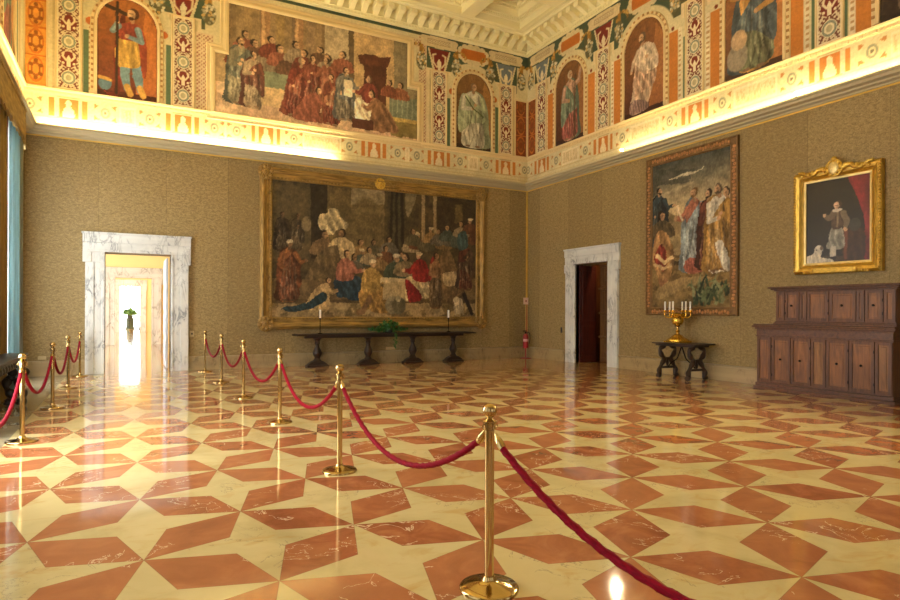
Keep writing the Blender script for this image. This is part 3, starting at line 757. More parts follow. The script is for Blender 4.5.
o = c.mesh('trim_6', M['fresco']); o.location = (XR - .012, YB, 0); o.rotation_euler = (0, 0, -PI / 2); struct(o, 'painted ornament of the frieze on the long wall')
c.X = 14.0 - c.X; c.a = c.a[:, ::-1]; c.X = c.X[:, ::-1]; c.X = np.sort(c.X, 1)
o = c.mesh('trim_7', M['fresco']); o.location = (XL + .012, YB - 14.0, 0); o.rotation_euler = (0, 0, PI / 2); struct(o, 'painted ornament of the frieze on the window wall')

def place(o, wall, u, z=0, off=.014):
    """u runs left to right on the wall as seen from the hall, from the wall's left end (right wall: from the corner)"""
    if wall == 'b': o.location = (XL + u, YB - off, z); o.rotation_euler = (0, 0, 0)
    elif wall == 'r': o.location = (XR - off, YB - u, z); o.rotation_euler = (0, 0, -PI / 2)
    else: o.location = (XL + off, YB - u, z); o.rotation_euler = (0, 0, PI / 2)
    return o
# grotesque pilaster strips
strip_lab = {('b', 0): 'painted scrollwork strip between yellow panel and the armoured saint fresco', ('b', 1): 'painted scrollwork strip between the cross bearer fresco and the large court fresco',
             ('b', 2): 'painted scrollwork strip just right of the large court fresco', ('b', 3): 'painted scrollwork strip on the end wall beside the brown corner panel',
             ('r', 0): 'painted scrollwork strip on the long wall beside the brown corner panel', ('r', 1): 'painted scrollwork strip between the teal cloaked saint and the rose robed saint',
             ('r', 2): 'painted scrollwork strip between the rose robed saint and the yellow tunic saint', ('r', 3): 'painted scrollwork strip right of the yellow tunic saint, above the gilt portrait'}
strip_lab[('b', 0)] = 'painted scrollwork strip between yellow corner panel and the cross bearer fresco'
for wl, lst in (('b', ST_B), ('r', ST_R[:4])):
    for i, u in enumerate(lst):
        t = place(thing('scrollwork_strip', strip_lab[(wl, i)], 'painted panel', group='scrollwork strips of the frieze'), wl, u)
        c = Canvas(.47, 2.24, 75, CREAM, -.235, 6.69); grotesque(c, 0, 6.69, 8.93, .47)
        o = c.mesh('painted_panel', M['fresco'], t); o.location = (0, -.012, 0)
        MB().sweep([(-.235, 6.69), (-.235, 8.93), (.235, 8.93), (.235, 6.69)], [(0, 0), (0, .03), (-.03, .035), (-.04, 0)], y=-.0).build('border', M['stucco_frame'], t)
# corner panels
def corner_panel(wl, u, w, c1, c2, label, top):
    t = place(thing('corner_panel', label, 'painted panel', group='patterned corner panels of the frieze'), wl, u)
    c = Canvas(w, top - 6.69, 60, c1, -w / 2, 6.69)
    z = 6.75
    while z < top:
        c.ring(0, z + .3, w * .36, .27, .1, c2); c.ring(0, z + .3, w * .2, .14, .22, np.array(c2) * .8)
        for a in range(6): c.ell(w * .28 * math.cos(a * PI / 3 + .5), z + .3 + .2 * math.sin(a * PI / 3 + .5), .045, .045, np.array(c2) * .7)
        c.rect(-w / 2, w / 2, z + .6, z + .64, c2); z += .64
    c.mottle(.15, 5, 9); o = c.mesh('painted_panel', M['fresco'], t); o.location = (0, -.01, 0)
    MB().sweep([(-w / 2, 6.69), (-w / 2, top), (w / 2, top), (w / 2, 6.69)], [(0, 0), (0, .025), (-.03, .03), (-.035, 0)]).build('border', M['stucco_frame'], t)
corner_panel('b', .24, .40, (222, 152, 62), (198, 112, 36), 'yellow ochre patterned panel at the window end of the frieze', 9.3)
corner_panel('b', 13.66, .42, (132, 66, 24), (184, 108, 44), 'brown patterned corner panel on the end wall side of the corner', 8.5)
corner_panel('r', .29, .42, (132, 66, 24), (184, 108, 44), 'brown patterned corner panel on the long wall side of the corner', 8.5)

M['bead'] = simple('ochre beads', (168, 128, 78), .8, 0, .1)
# saints in niches
def niche(wl, u, label, paint, hw=.64, spring=8.4, z0=6.69, bg=((168, 92, 34), (110, 44, 24))):
    t = place(thing('niche_fresco', label, 'fresco', group='saints in arched niches'), wl, u)
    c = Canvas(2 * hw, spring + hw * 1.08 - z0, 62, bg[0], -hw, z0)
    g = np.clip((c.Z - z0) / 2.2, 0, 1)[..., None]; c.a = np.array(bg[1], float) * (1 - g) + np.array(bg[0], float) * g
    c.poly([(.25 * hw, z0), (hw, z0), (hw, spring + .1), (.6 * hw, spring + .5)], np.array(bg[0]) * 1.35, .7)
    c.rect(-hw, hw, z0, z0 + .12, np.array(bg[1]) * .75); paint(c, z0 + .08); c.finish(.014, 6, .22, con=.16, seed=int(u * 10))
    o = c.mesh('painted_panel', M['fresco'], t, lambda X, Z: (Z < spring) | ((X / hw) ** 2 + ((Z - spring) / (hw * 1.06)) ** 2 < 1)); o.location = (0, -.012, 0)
    path = [(-hw, z0)] + [(-hw * math.cos(PI * k / 20), spring + hw * 1.06 * math.sin(PI * k / 20)) for k in range(21)] + [(hw, z0)]
    a = MB().sweep(path, [(-.005, 0), (-.005, .05), (-.06, .06), (-.08, .03), (-.14, .03), (-.15, .0)], False)
    a = a.build('arch_moulding', M['stucco_frame'], t)
    d = MB()
    for k in range(1, 40):
        s = k / 40 * (2 * (spring - z0) + PI * hw)
        if s < spring - z0: p = (-hw - .105, z0 + s); n = 0
        elif s < spring - z0 + PI * hw: a_ = (s - spring + z0) / hw; p = (-(hw + .105) * math.cos(a_), spring + (hw * 1.06 + .105) * math.sin(a_))
        else: p = (hw + .105, z0 + 2 * (spring - z0) + PI * hw - s)
        d.box(p[0] - .026, p[0] + .026, -.05, -.02, p[1] - .026, p[1] + .026)
    d.build('bead_pattern', M['bead'], a, fix=False)
def p1(c, z):
    c.poly([(-.5, z), (-.28, z + .1), (-.3, z + .9), (-.2, z + 1.7), (-.05, z + 1.95), (-.1, z + 1.2), (-.18, z)], (132, 40, 26), 1, True, .2)
    for s, k in ((-.06, 1), (.22, -1)): c.line([(s * .8, z + .85), (s, z + .45), (s + .06, z + .12)], [.12, .1, .07], (104, 142, 160)); c.line([(s + .05, z + .2), (s + .12, z + .02)], .07, (214, 156, 62))
    c.poly([(-.24, z + .72), (-.26, z + 1.2), (-.16, z + 1.55), (.2, z + 1.55), (.28, z + 1.2), (.26, z + .74), (0, z + .66)], (216, 164, 66), 1, True, .22)
    c.poly([(.02, z + 1.78), (.3, z + 1.66), (.42, z + 1.2), (.4, z + .5), (.3, z + .62), (.22, z + 1.3), (-.02, z + 1.5)], (178, 66, 36), 1, True, .2)
    c.poly([(-.2, z + 1.35), (-.22, z + 1.6), (-.05, z + 1.74), (.2, z + 1.72), (.25, z + 1.5), (.15, z + 1.34)], (160, 58, 40), 1, True, .15)
    c.arm((.22, z + 1.62), (.3, z + 1.34), (-.02, z + 1.42), .075, (120, 152, 168), (214, 160, 112)); c.arm((-.2, z + 1.64), (-.32, z + 1.5), (-.22, z + 1.72), .075, (126, 156, 164), (214, 160, 112))
    c.line([(-.24, z), (-.22, z + 2.2)], .03, (56, 34, 20)); c.line([(-.54, z + 2.1), (-.03, z + 1.95)], .045, (60, 36, 22))
    c.ell(.1, z + 1.82, .05, .08, (190, 136, 92)); c.head(.1, z + 1.97, .12, (216, 166, 118), (86, 46, 24), -1, None, True); c.ell(-.48, z + .2, .14, .16, (84, 120, 140)); c.line([(-.6, z + .34), (-.36, z + .3)], .04, (206, 150, 60))
def p2(c, z): c.stand(-.02, z, 2.02, (208, 206, 186), (168, 184, 146), look=1, hair=(130, 100, 70), arms='fold', cside=-1, wide=1.35, fold=.18); c.line([(-.3, z + 1.55), (.0, z + 1.2), (.36, z + 1.0)], .02, (74, 88, 44))
def p3(c, z): c.stand(0, z, 2.05, (196, 150, 128), (110, 140, 118), lower=(178, 84, 76), hair=(190, 170, 140), arms='up', look=1, beard=True, cside=-1, fold=.22); c.line([(.24, z), (.24, z + 1.9)], .02, (90, 60, 40))
def p4(c, z):
    q = lambda *p: [(a, z + b) for a, b in p]
    c.poly(q((-.46, 0), (-.4, .5), (-.32, 1.0), (-.3, 1.4), (-.16, 1.68), (.08, 1.74), (.3, 1.6), (.42, 1.25), (.4, .85), (.3, .5), (.16, .15), (.1, 0)), (206, 172, 144), 1, True, .3, 22, .25)
    c.poly(q((-.46, 0), (-.42, .32), (-.1, .3), (.16, .14), (.1, 0)), (150, 116, 112), 1, True, .25)
    c.poly(q((-.12, 1.66), (.22, 1.68), (.46, 1.36), (.46, .98), (.14, .98), (-.16, 1.14), (-.3, 1.36)), (230, 204, 176), 1, True, .25, 18, .8)
    c.poly(q((-.3, 1.1), (.1, .9), (.42, .96), (.36, .6), (.0, .5), (-.36, .46)), (196, 154, 128), 1, True, .3, 18, .6)
    for a, b, d in ((-.2, 1.3, 1), (-.05, 1.1, 0), (.1, 1.2, 1), (.22, 1.0, 0), (-.28, .9, 0), (.3, 1.3, 1), (0, .8, 1)):
        c.line(q((a, b), (a - .04, b - .35), (a - .14, b - .8)), [.012, .03, .01], (96, 66, 52) if d else (244, 224, 198), .3)
    c.arm((.3, z + 1.55), (.42, z + 1.25), (.1, z + 1.36), .08, (224, 196, 168), (206, 156, 116)); c.arm((-.2, z + 1.58), (-.36, z + 1.34), (-.44, z + 1.1), .07, (210, 180, 152), (206, 156, 116))
    c.ell(-.04, z + 1.76, .06, .08, (180, 132, 98)); c.head(-.07, z + 1.9, .115, (204, 156, 116), (104, 78, 54), -1, None, True)
def p5(c, z):
    c.stand(.02, z, 2.15, (206, 146, 66), (88, 104, 112), lower=(122, 128, 92), hair=(70, 44, 26), arms='up', look=-1, cside=1, wide=1.2, fold=.25); c.ell(-.38, z + .35, .26, .3, (150, 138, 118)); c.ell(-.34, z + .72, .2, .22, (196, 160, 120))
def p6(c, z): c.stand(0, z, 2.1, (110, 84, 60), (84, 60, 44), hair=(50, 36, 26), arms='fold', wide=1.2); c.mottle(.3, 3, 12)
niche('b', 2.1, 'arched fresco of a standing figure in red cloak holding a long cross', p1)
niche('b', 11.84, 'arched fresco of a pale robed figure with a green branch', p2, bg=((142, 96, 46), (82, 54, 30)))
niche('r', 2.23, 'arched fresco of a figure in rose tunic and teal cloak nearest the corner', p3, .66, bg=((130, 82, 40), (88, 40, 24)))
niche('r', 5.21, 'arched fresco of a figure wrapped in pale rose drapery', p4, .68, bg=((140, 84, 40), (96, 46, 26)))
niche('r', 8.33, 'arched fresco of a figure in yellow tunic with blue cloak', p5, .68, bg=((166, 100, 44), (104, 66, 40)))
niche('r', 11.5, 'arched dark brown fresco cut off above the gilt portrait', p6, .68, bg=((104, 76, 50), (70, 50, 34)))
niche('l', 2.23, 'arched fresco on the window wall beside the corner', p3, .66, bg=((176, 120, 66), (120, 70, 40)))

# the large court fresco
t = place(thing('court_fresco', 'large notched fresco of robed courtiers gathered before a seated man', 'fresco'), 'b', 4.10)
c = Canvas(5.76, 2.90, 50, (132, 104, 68), 0, 6.69); B = 6.69
c.a *= (1 + .18 * (c.Z - B - 1.4) / 1.5)[..., None] * 0 + 1
c.rect(0, 5.8, B, B + .85, (186, 146, 112)); c.put((fbm(c.X, c.Z, 2, 8) > .52) * (c.Z < B + .85), (206, 170, 130), .6)
for k in range(9): c.rect(.3 + k * .42, .5 + k * .42, B + .8, 9.6, (118 + 20 * (k % 2), 92 + 16 * (k % 2), 60 + 8 * (k % 3)))
for x in (1.15, 2.05): c.rect(x, x + .24, B + 1.1, 9.6, (150, 104, 66)); c.rect(x + .03, x + .1, B + 1.1, 9.6, (184, 138, 92))
c.rect(2.9, 3.6, B + 1.3, 9.6, (164, 144, 112)); c.rect(3.6, 3.75, B + .8, 9.6, (92, 72, 48)); c.rect(0.0, .35, B + .8, 9.6, (156, 126, 84))
c.rect(3.75, 5.0, B + .6, 9.6, (176, 140, 90)); c.rect(4.05, 4.75, B + .7, B + 2.3, (84, 40, 24)); c.poly([(3.85, B + 2.25), (4.9, B + 2.35), (4.8, B + 2.05), (3.95, B + 1.98)], (96, 44, 26))
c.rect(5.0, 5.8, B + 1.1, 9.6, (118, 106, 78)); c.rect(4.85, 5.8, B + .55, B + 1.25, (98, 112, 90)); c.rect(4.9, 5.8, B + .05, B + .55, (118, 98, 44)); c.rect(4.95, 5.8, B + .5, B + .6, (170, 136, 58))
for k in range(6): c.line([(4.95 + k * .16, B + .6), (4.95 + k * .16, B + 1.25)], .01, (146, 150, 120))
c.rect(1.05, 1.95, B + .85, B + 1.3, (104, 116, 90)); c.rect(1.0, 1.95, B + .35, B + .85, (190, 154, 106))
for k in range(14): c.bust(.55 + k * .22, B + 1.3 + .18 * ((k * 5) % 3), .62, [(120, 48, 36), (146, 74, 52), (96, 62, 44), (128, 108, 84)][k % 4], look=1 if k < 8 else -1)
c.stand(.62, B + .3, 1.75, (116, 110, 88), (92, 98, 88), lower=(128, 118, 92), hair=(70, 48, 30), arms='fold', beard=True); c.stand(.95, B + .25, 1.5, (150, 126, 98), (112, 56, 44), arms='fold')
c.stand(2.05, B + .2, 1.62, (128, 44, 34), (150, 66, 46), hair=(120, 100, 80), arms='out', look=1, lean=.12, lower=(112, 36, 30)); c.stand(2.55, B + .45, 1.5, (138, 62, 46), (120, 44, 36), arms='out', look=1); c.stand(2.95, B + .5, 1.45, (148, 76, 54), None, arms='out', look=-1)
c.stand(3.1, B + .12, 1.4, (130, 54, 38), (160, 88, 60), arms='fold', look=-1, lower=(124, 42, 32)); c.stand(3.5, B + .3, 1.5, (112, 108, 98), (92, 96, 98), arms='out', look=1, lower=(104, 96, 84)); c.rect(3.48, 3.7, B + 1.0, B + 1.45, (216, 196, 158))
c.kneel(2.5, B + .1, .95, (150, 74, 56), look=1)
c.sit(4.2, B + .35, 1.35, (136, 50, 40), (224, 204, 164), look=-1, hair=(90, 60, 40)); c.kneel(4.55, B + .12, 1.1, (142, 92, 58), look=-1); c.bust(5.2, B + 1.15, .55, (140, 76, 48), look=-1); c.bust(4.85, B + 1.2, .5, (128, 60, 40), look=-1); c.rect(3.7, 4.35, B + .12, B + .38, (92, 44, 30))
c.finish(.03, 5, .35, con=.22, seed=4); c.a = np.clip(c.a * 1.18, 0, 255)
TP = [(0, B), (0, 8.22), (.33, 8.22), (.33, 9.57), (5.43, 9.57), (5.43, 8.27), (5.76, 8.27), (5.76, B)]
TPn = np.array(TP)
o = c.mesh('painted_panel', M['fresco'], t, lambda X, Z: (Z < 8.22) | ((X > .33) & (X < 5.43))); o.location = (0, -.012, 0)
MB().sweep(TP, [(.0, 0), (.0, .04), (-.05, .06), (-.10, .05), (-.13, .02), (-.2, .03), (-.22, 0)]).build('moulding', M['stucco_frame'], t)
# ------------------------------------------------------------------ pictures on the walls
F_, TH, HY, RO, CH = 607.655, .4889, 310.454, .0038, 1.55
def wall_pt(px, py, Y=YB):
    """point of the photograph -> (X, Z) on the end wall"""
    c, s, cr, sr = math.cos(TH), math.sin(TH), math.cos(RO), math.sin(RO)
    r, u = (px - 450) / F_, (HY - py) / F_; r, u = r * cr - u * sr, r * sr + u * cr
    v = (s + r * c, c - r * s, u); t = Y / v[1]; return v[0] * t, CH + v[2] * t
def rect_path(x0, x1, z0, z1): return [(x0, z0), (x0, z1), (x1, z1), (x1, z0)]

# wide tapestry on the end wall
TX0, TX1, TZ0, TZ1 = 3.44, 9.81, 1.35, 5.07
def paint_banquet():
    c = Canvas(TX1 - TX0, TZ1 - TZ0, 52, (84, 68, 40)); W, H = c.w, c.h
    def T(zx, zy):
        X, Z = wall_pt(250 + zx / 3.3333, 160 + zy / 3.3333); return X - TX0, Z - TZ0
    def hgt(zx, za, zb): return T(zx, za)[1] - T(zx, zb)[1]
    def R(x0, x1, y0, y1, col, al=1): c.poly([T(x0, y0), T(x1, y0), T(x1, y1), T(x0, y1)], col, al)
    c.a *= (.8 + .35 * fbm(c.X, c.Z, .9, 3))[..., None]
    R(60, 200, 60, 330, (88, 74, 46)); R(200, 255, 60, 330, (54, 44, 28)); R(255, 340, 60, 300, (104, 86, 50))
    R(335, 445, 88, 155, (138, 122, 88)); R(335, 445, 150, 300, (112, 92, 54)); c.ell(*T(385, 230), .55, .9, (104, 88, 52), .8); R(455, 520, 90, 310, (74, 60, 36))
    for k in range(5): c.line([T(470 + k * 8, 110), T(465 + k * 10, 300)], .05, (70, 62, 40) if k % 2 else (40, 36, 24))
    c.poly([T(515, 115), T(550, 110), T(540, 160), T(520, 190)], (128, 116, 84), .8, True)
    for x in (568, 607): R(x, x + 11, 110, 290, (150, 126, 84))
    R(620, 750, 130, 250, (66, 52, 30)); R(680, 705, 150, 210, (100, 82, 46))
    R(60, 760, 470, 545, (160, 132, 86)); R(60, 760, 462, 478, (92, 70, 42)); R(60, 760, 395, 465, (112, 88, 54))
    c.put((fbm(c.X, c.Z, 3, 44) > .58) * (c.Z < .45), (96, 76, 44), .6)
    G = [(150, 128, 92), (112, 62, 38), (86, 80, 56), (140, 104, 58), (98, 92, 78), (70, 86, 78)]
    for i, (x, y) in enumerate([(530, 285), (555, 275), (585, 280), (640, 275), (665, 265), (690, 270), (715, 245), (735, 260), (540, 262), (600, 255), (625, 262), (655, 248), (700, 235), (730, 225), (410, 300), (365, 300), (460, 290), (370, 330), (395, 325), (450, 320), (480, 350), (430, 345), (345, 350), (500, 340)]):
        c.bust(*T(x, y + 22), .52, G[i % 6], look=1 if x < 560 else -1, skin=(156, 112, 72), turban=(190, 170, 126) if i % 4 == 1 else None)
    c.stand(*T(105, 300), hgt(105, 190, 300) * 1.15, (74, 58, 40), (58, 46, 34), skin=(120, 84, 56), arms='out', look=1, fold=.15); c.stand(*T(155, 300), hgt(155, 190, 300) * 1.1, (88, 72, 48), (66, 56, 40), skin=(124, 88, 58), fold=.15); c.ell(*T(185, 215), .14, .2, (126, 108, 76))
    c.stand(*T(128, 468), hgt(128, 265, 468), (156, 84, 36), (120, 58, 28), skin=(130, 92, 60), turban=(198, 178, 140), arms='out', look=1, lower=(134, 64, 36), fold=.28, wide=.95)
    # fluttering pale drapery held up by attendants
    c.poly([T(225, 215), T(230, 185), T(255, 178), T(265, 162), T(290, 168), T(300, 195), T(325, 215), T(312, 235), T(285, 235), T(270, 250), T(240, 240)], (196, 176, 130), 1, True, .25, 20, .6)
    c.bust(*T(245, 315), .72, (124, 94, 60), skin=(142, 102, 66)); c.bust(*T(303, 310), .72, (190, 164, 116), skin=(144, 104, 68), look=-1); c.poly([T(240, 300), T(300, 290), T(330, 380), T(190, 400), T(205, 350)], (112, 90, 58), .9, True, .2); c.poly([T(295, 270), T(320, 265), T(335, 330), T(300, 330)], (188, 160, 112), 1, True, .2)
    c.sit(*T(320, 468), hgt(320, 300, 468), (176, 96, 78), (30, 62, 86), look=1, skin=(186, 136, 92), hair=(70, 44, 26))
    x, z = T(235, 500); c.kneel(x, z, hgt(235, 395, 500), (186, 152, 100), look=1, train=(34, 70, 84)); c.poly([T(110, 490), T(180, 480), T(240, 440), T(250, 470), T(190, 500), T(120, 505)], (30, 66, 84), 1, True, .25, 18, .9)
    c.sit(*T(405, 510), hgt(405, 330, 510), (186, 142, 62), (176, 126, 54), look=1, turban=(206, 188, 150)); c.line([T(395, 460), T(375, 505), T(360, 508)], .08, (132, 92, 58))
    R(440, 525, 392, 465, (176, 152, 106)); c.poly([T(430, 392), T(530, 390), T(545, 405), T(430, 410)], (196, 174, 128)); c.bust(*T(485, 392), .75, (60, 78, 62), turban=(206, 190, 156)); c.bust(*T(515, 385), .7, (132, 112, 78), look=-1)
    c.sit(*T(560, 470), hgt(560, 305, 470), (176, 26, 26), (204, 180, 126), look=-1, turban=(200, 176, 130)); c.poly([T(515, 400), T(545, 420), T(570, 460), T(530, 475), T(518, 440)], (178, 22, 26), 1, True, .2); c.poly([T(600, 330), T(612, 330), T(610, 400), T(590, 400)], (150, 30, 28), 1, True, .2)
    c.stand(*T(615, 492), hgt(615, 310, 492), (150, 100, 60), None, skin=(150, 100, 62), arms='up', look=1, lower=(96, 70, 44), fold=.12, wide=.75)
    c.poly([T(630, 330), T(660, 300), T(690, 380), T(710, 460), T(650, 470)], (112, 84, 52), 1, True, .2); c.poly([T(640, 380), T(690, 375), T(705, 410), T(650, 420)], (182, 156, 112), 1, True, .2)
    c.stand(*T(715, 430), hgt(715, 270, 430), (104, 48, 34), (84, 60, 44), skin=(146, 104, 66), fold=.2); c.poly([T(690, 250), T(715, 240), T(722, 290), T(690, 300)], (52, 92, 96), 1, True, .2)
    for dx in (0, 1): c.ell(*T(470 + dx * 22, 485), .22, .26, (132, 122, 92) if dx == 0 else (96, 90, 66)); c.ell(*T(470 + dx * 22, 462), .1, .08, (160, 148, 112))
    c.poly([T(678, 470), T(700, 462), T(708, 490), T(700, 512), T(680, 508)], (186, 170, 136), 1, True, .2); c.ell(*T(682, 465), .1, .09, (186, 168, 134))
    for x in (680, 694, 704): c.line([T(x, 495), T(x + 2, 515)], .03, (170, 150, 116))
    c.line([T(710, 450), T(735, 510)], .07, (40, 34, 28)); c.finish(.026, 5, .36, (1.12, 1.0, .72), .3, 2); return c
t = thing('wide_tapestry', 'wide tapestry of a crowded banquet in a carved gilt frame above the long console', 'tapestry', (0, YB - .05, 0))
c = paint_banquet(); o = c.mesh('woven_panel', M['weave'], t); o.location = (TX0, -.03, TZ0)
pf = [(-.02, -.05), (-.02, .05), (-.05, .07), (-.08, .05), (-.17, .06), (-.22, .1), (-.27, .12), (-.32, .1), (-.35, .06), (-.35, -.05)]
fr = MB().sweep(rect_path(TX0 + .03, TX1 - .03, TZ0 + .03, TZ1 - .03), pf).build('frame', M['gilt_old'], t)
b = MB()
for k in range(64):
    x = TX0 + .05 + k * (TX1 - TX0 - .1) / 63
    for z in (TZ0 - .04, TZ1 + .04): b.box(x - .03, x + .03, -.085, -.05, z - .022, z + .022)
for k in range(38):
    z = TZ0 + .05 + k * (TZ1 - TZ0 - .1) / 37
    for x in (TX0 - .04, TX1 + .04): b.box(x - .022, x + .022, -.085, -.05, z - .03, z + .03)
b.build('egg_pattern', M['gilt_old'], fr, fix=False)
def carved(t, x, z, r, mat, name='corner_carving', y=-.09):
    m = MB(); m.ball((x, y, z), r * .5, r * .25, r * .5)
    for k in range(8):
        a = k * PI / 4 + .2; m.ball((x + r * .72 * math.cos(a), y, z + r * .72 * math.sin(a)), r * .3, r * .22, r * .3, 8, 6)
    m.tube([(x + r * .95 * math.cos(a / 12 * PI * 2), y - .01, z + r * .95 * math.sin(a / 12 * PI * 2)) for a in range(13)], r * .1, 6)
    return m.build(name, mat, t)
for x in (TX0 - .17, TX1 + .17):
    for z in (TZ0 - .17, TZ1 + .17): carved(fr, x, z, .21, M['gilt_old'])
cx = (TX0 + TX1) / 2 - .1
carved(fr, cx, TZ1 + .17, .16, M['gilt'], 'top_carving'); 
for s in (-1, 1): MB().tube([(cx + s * (.18 + .06 * k), -.1, TZ1 + .17 + .06 * math.sin(k * 1.3)) for k in range(8)], [.05 - .004 * k for k in range(8)], 7).build('top_scroll', M['gilt_old'], fr)

# tall tapestry on the long wall
def paint_shore(W, H):
    c = Canvas(W, H, 62, (150, 134, 98))
    q = lambda zx, zy: ((zx - 45) / 252 * W, (1 - ((zy - (95 - (zx - 45) * .25)) / (560 - (95 - (zx - 45) * .25)))) * H)   # zoomed coordinates -> panel
    sky = np.clip((c.Z / H - .68) / .3, 0, 1)[..., None]
    c.a = np.array((196, 172, 124.)) * (1 - sky) + np.array((74, 78, 70.)) * sky
    c.put((fbm(c.X * .5, c.Z * 2.5, 2.2, 4) > .55) * (c.Z > .78 * H), (56, 62, 58), .6)
    c.poly([(.5, .875 * H), (.9, .90 * H), (1.3, .895 * H), (1.6, .915 * H), (1.2, .875 * H), (.9, .885 * H)], (206, 194, 160), .9, True); c.poly([(.2, .78 * H), (.9, .80 * H), (1.3, .83 * H), (.8, .82 * H)], (176, 160, 122), .6, True)
    c.poly([(0, .55 * H), (0, .76 * H), (.15, .77 * H), (.35, .72 * H), (.5, .66 * H), (.75, .62 * H), (W, .6 * H), (W, .3 * H), (0, .3 * H)], (150, 128, 84), 1)
    c.put((fbm(c.X, c.Z, 5, 6) > .52) * (c.Z > .4 * H) * (c.Z < .7 * H) * (c.X < 1.0), (122, 106, 66), .6)
    c.rect(0, W, 0, .36 * H, (112, 88, 48)); c.put((fbm(c.X, c.Z * 2, 3, 7) > .5) * (c.Z < .36 * H), (146, 118, 66), .7)
    c.poly([(.7, .315 * H), (W, .33 * H), (W, .29 * H), (1.2, .285 * H), (.75, .295 * H)], (70, 54, 30), 1, True); c.poly([(.2, .06 * H), (1.2, .14 * H), (1.8, .2 * H), (.9, .2 * H), (.2, .14 * H)], (162, 134, 80), .8, True)
    for k in range(46):
        a = random.uniform(.25, 2.9); x = random.uniform(1.25, W - .05); z = random.uniform(.02, .13) * H; L = random.uniform(.18, .42)
        c.line([(x, z), (x + L * .5 * math.cos(a), z + L * .6), (x + L * math.cos(a), z + L * math.sin(a))], [.035, .03, .004], [(58, 78, 50), (92, 108, 66), (40, 56, 40), (128, 136, 90)][k % 4])
    # fisher group on the left, three robed men on the right
    x, z = q(68, 330); c.stand(x, z - .2, 1.45, (54, 70, 78), (44, 54, 56), hair=(40, 28, 20), beard=True, arms='out', look=1, wide=1.1)
    c.bust(q(80, 300)[0], q(80, 330)[1], .7, (96, 80, 52), hair=(48, 34, 22))
    c.poly([q(48, 420), q(50, 340), q(75, 305), q(105, 330), q(125, 390), q(115, 440), q(95, 480), q(70, 475), q(60, 440)], (178, 128, 72), 1, True, .3, 24, .5)
    c.poly([q(52, 400), q(80, 350), q(98, 400), q(85, 440)], (164, 52, 40), 1, True, .3); c.line([q(60, 390), q(90, 410), q(118, 395)], .05, (220, 190, 130)); c.line([q(55, 420), q(85, 430), q(112, 420)], .04, (212, 176, 118))
    c.line([q(72, 470), q(78, 485), q(95, 470)], .05, (150, 100, 62))
    x, z = q(188, 440); h = q(188, 165)[1] - z
    c.stand(x, z, h, (190, 108, 82), (146, 166, 172), lower=(152, 172, 178), hair=(120, 86, 46), beard=True, arms='out', look=-1, cside=1, fold=.24, wide=.92)
    c.poly([q(160, 440), q(165, 400), q(225, 405), q(228, 435)], (178, 92, 74), 1, True, .2); c.line([q(150, 275), q(130, 230), q(135, 225)], .03, (220, 200, 160))
    x, z = q(232, 430); c.stand(x, z, h * .92, (112, 56, 40), (84, 44, 34), hair=(56, 38, 26), beard=True, look=-1, fold=.2, wide=.85)
    x, z = q(285, 430); c.stand(x, z, h * .92, (92, 84, 72), (70, 64, 56), hair=(70, 56, 40), look=-1, wide=.8)
    x, z = q(262, 438); c.stand(x, z, h, (212, 206, 184), (176, 128, 54), lower=(190, 140, 62), hair=(92, 76, 58), beard=True, arms='fold', look=-1, fold=.25, wide=.95); c.poly([q(255, 350), q(275, 345), q(298, 430), q(275, 430)], (214, 208, 190), 1, True, .25)
    c.finish(.035, 5, .25, con=.25, seed=7); return c
def wall_picture(name, label, cat, y0, y1, z0, z1, w, prof, frame_mat, painter, paint, panel, off=.03):
    """outer frame spans y0>y1 along the long wall"""
    cy = (y0 + y1) / 2; W = y0 - y1 - 2 * w; H = z1 - z0 - 2 * w
    t = thing(name, label, cat, (XR - off, cy, z0 + w), -PI / 2)
    c = painter(W, H); o = c.mesh(panel, paint, t); o.location = (-W / 2, -.02, 0)
    fr = MB().sweep(rect_path(-W / 2 + .01, W / 2 - .01, .01, H - .01), [(-a * w, b) for a, b in prof]).build('frame', frame_mat, t)
    return fr, W, H
pf2 = [(0, -.03), (0, .03), (.12, .05), (.25, .035), (.8, .035), (.9, .06), (1.05, .05), (1.05, -.03)]
t, W, H = wall_picture('tall_tapestry', 'tall tapestry of robed men on a shore under grey sky, above the candelabrum', 'tapestry', 11.42, 8.77, 1.45, 5.42, .19, pf2, M['tapestry_frame'], paint_shore, M['weave'], 'woven_panel')
m = MB(); n1, n2 = 46, 30      # guilloche woven border
for k in range(n1):
    for x in (-W / 2 - .1, W / 2 + .1):
        z = (k + .5) * H / n1; m.ball((x + .02 * math.sin(k * 2.1), -.045, z), .045, .018, .034, 8, 5)
for k in range(n2):
    for z in (-.1, H + .1): m.ball((-W / 2 + (k + .5) * W / n2, -.045, z + .02 * math.sin(k * 2.1)), .034, .018, .045, 8, 5)
m.build('guilloche_border', simple('russet border', (158, 112, 68), .7, 0, .4, 14), t)
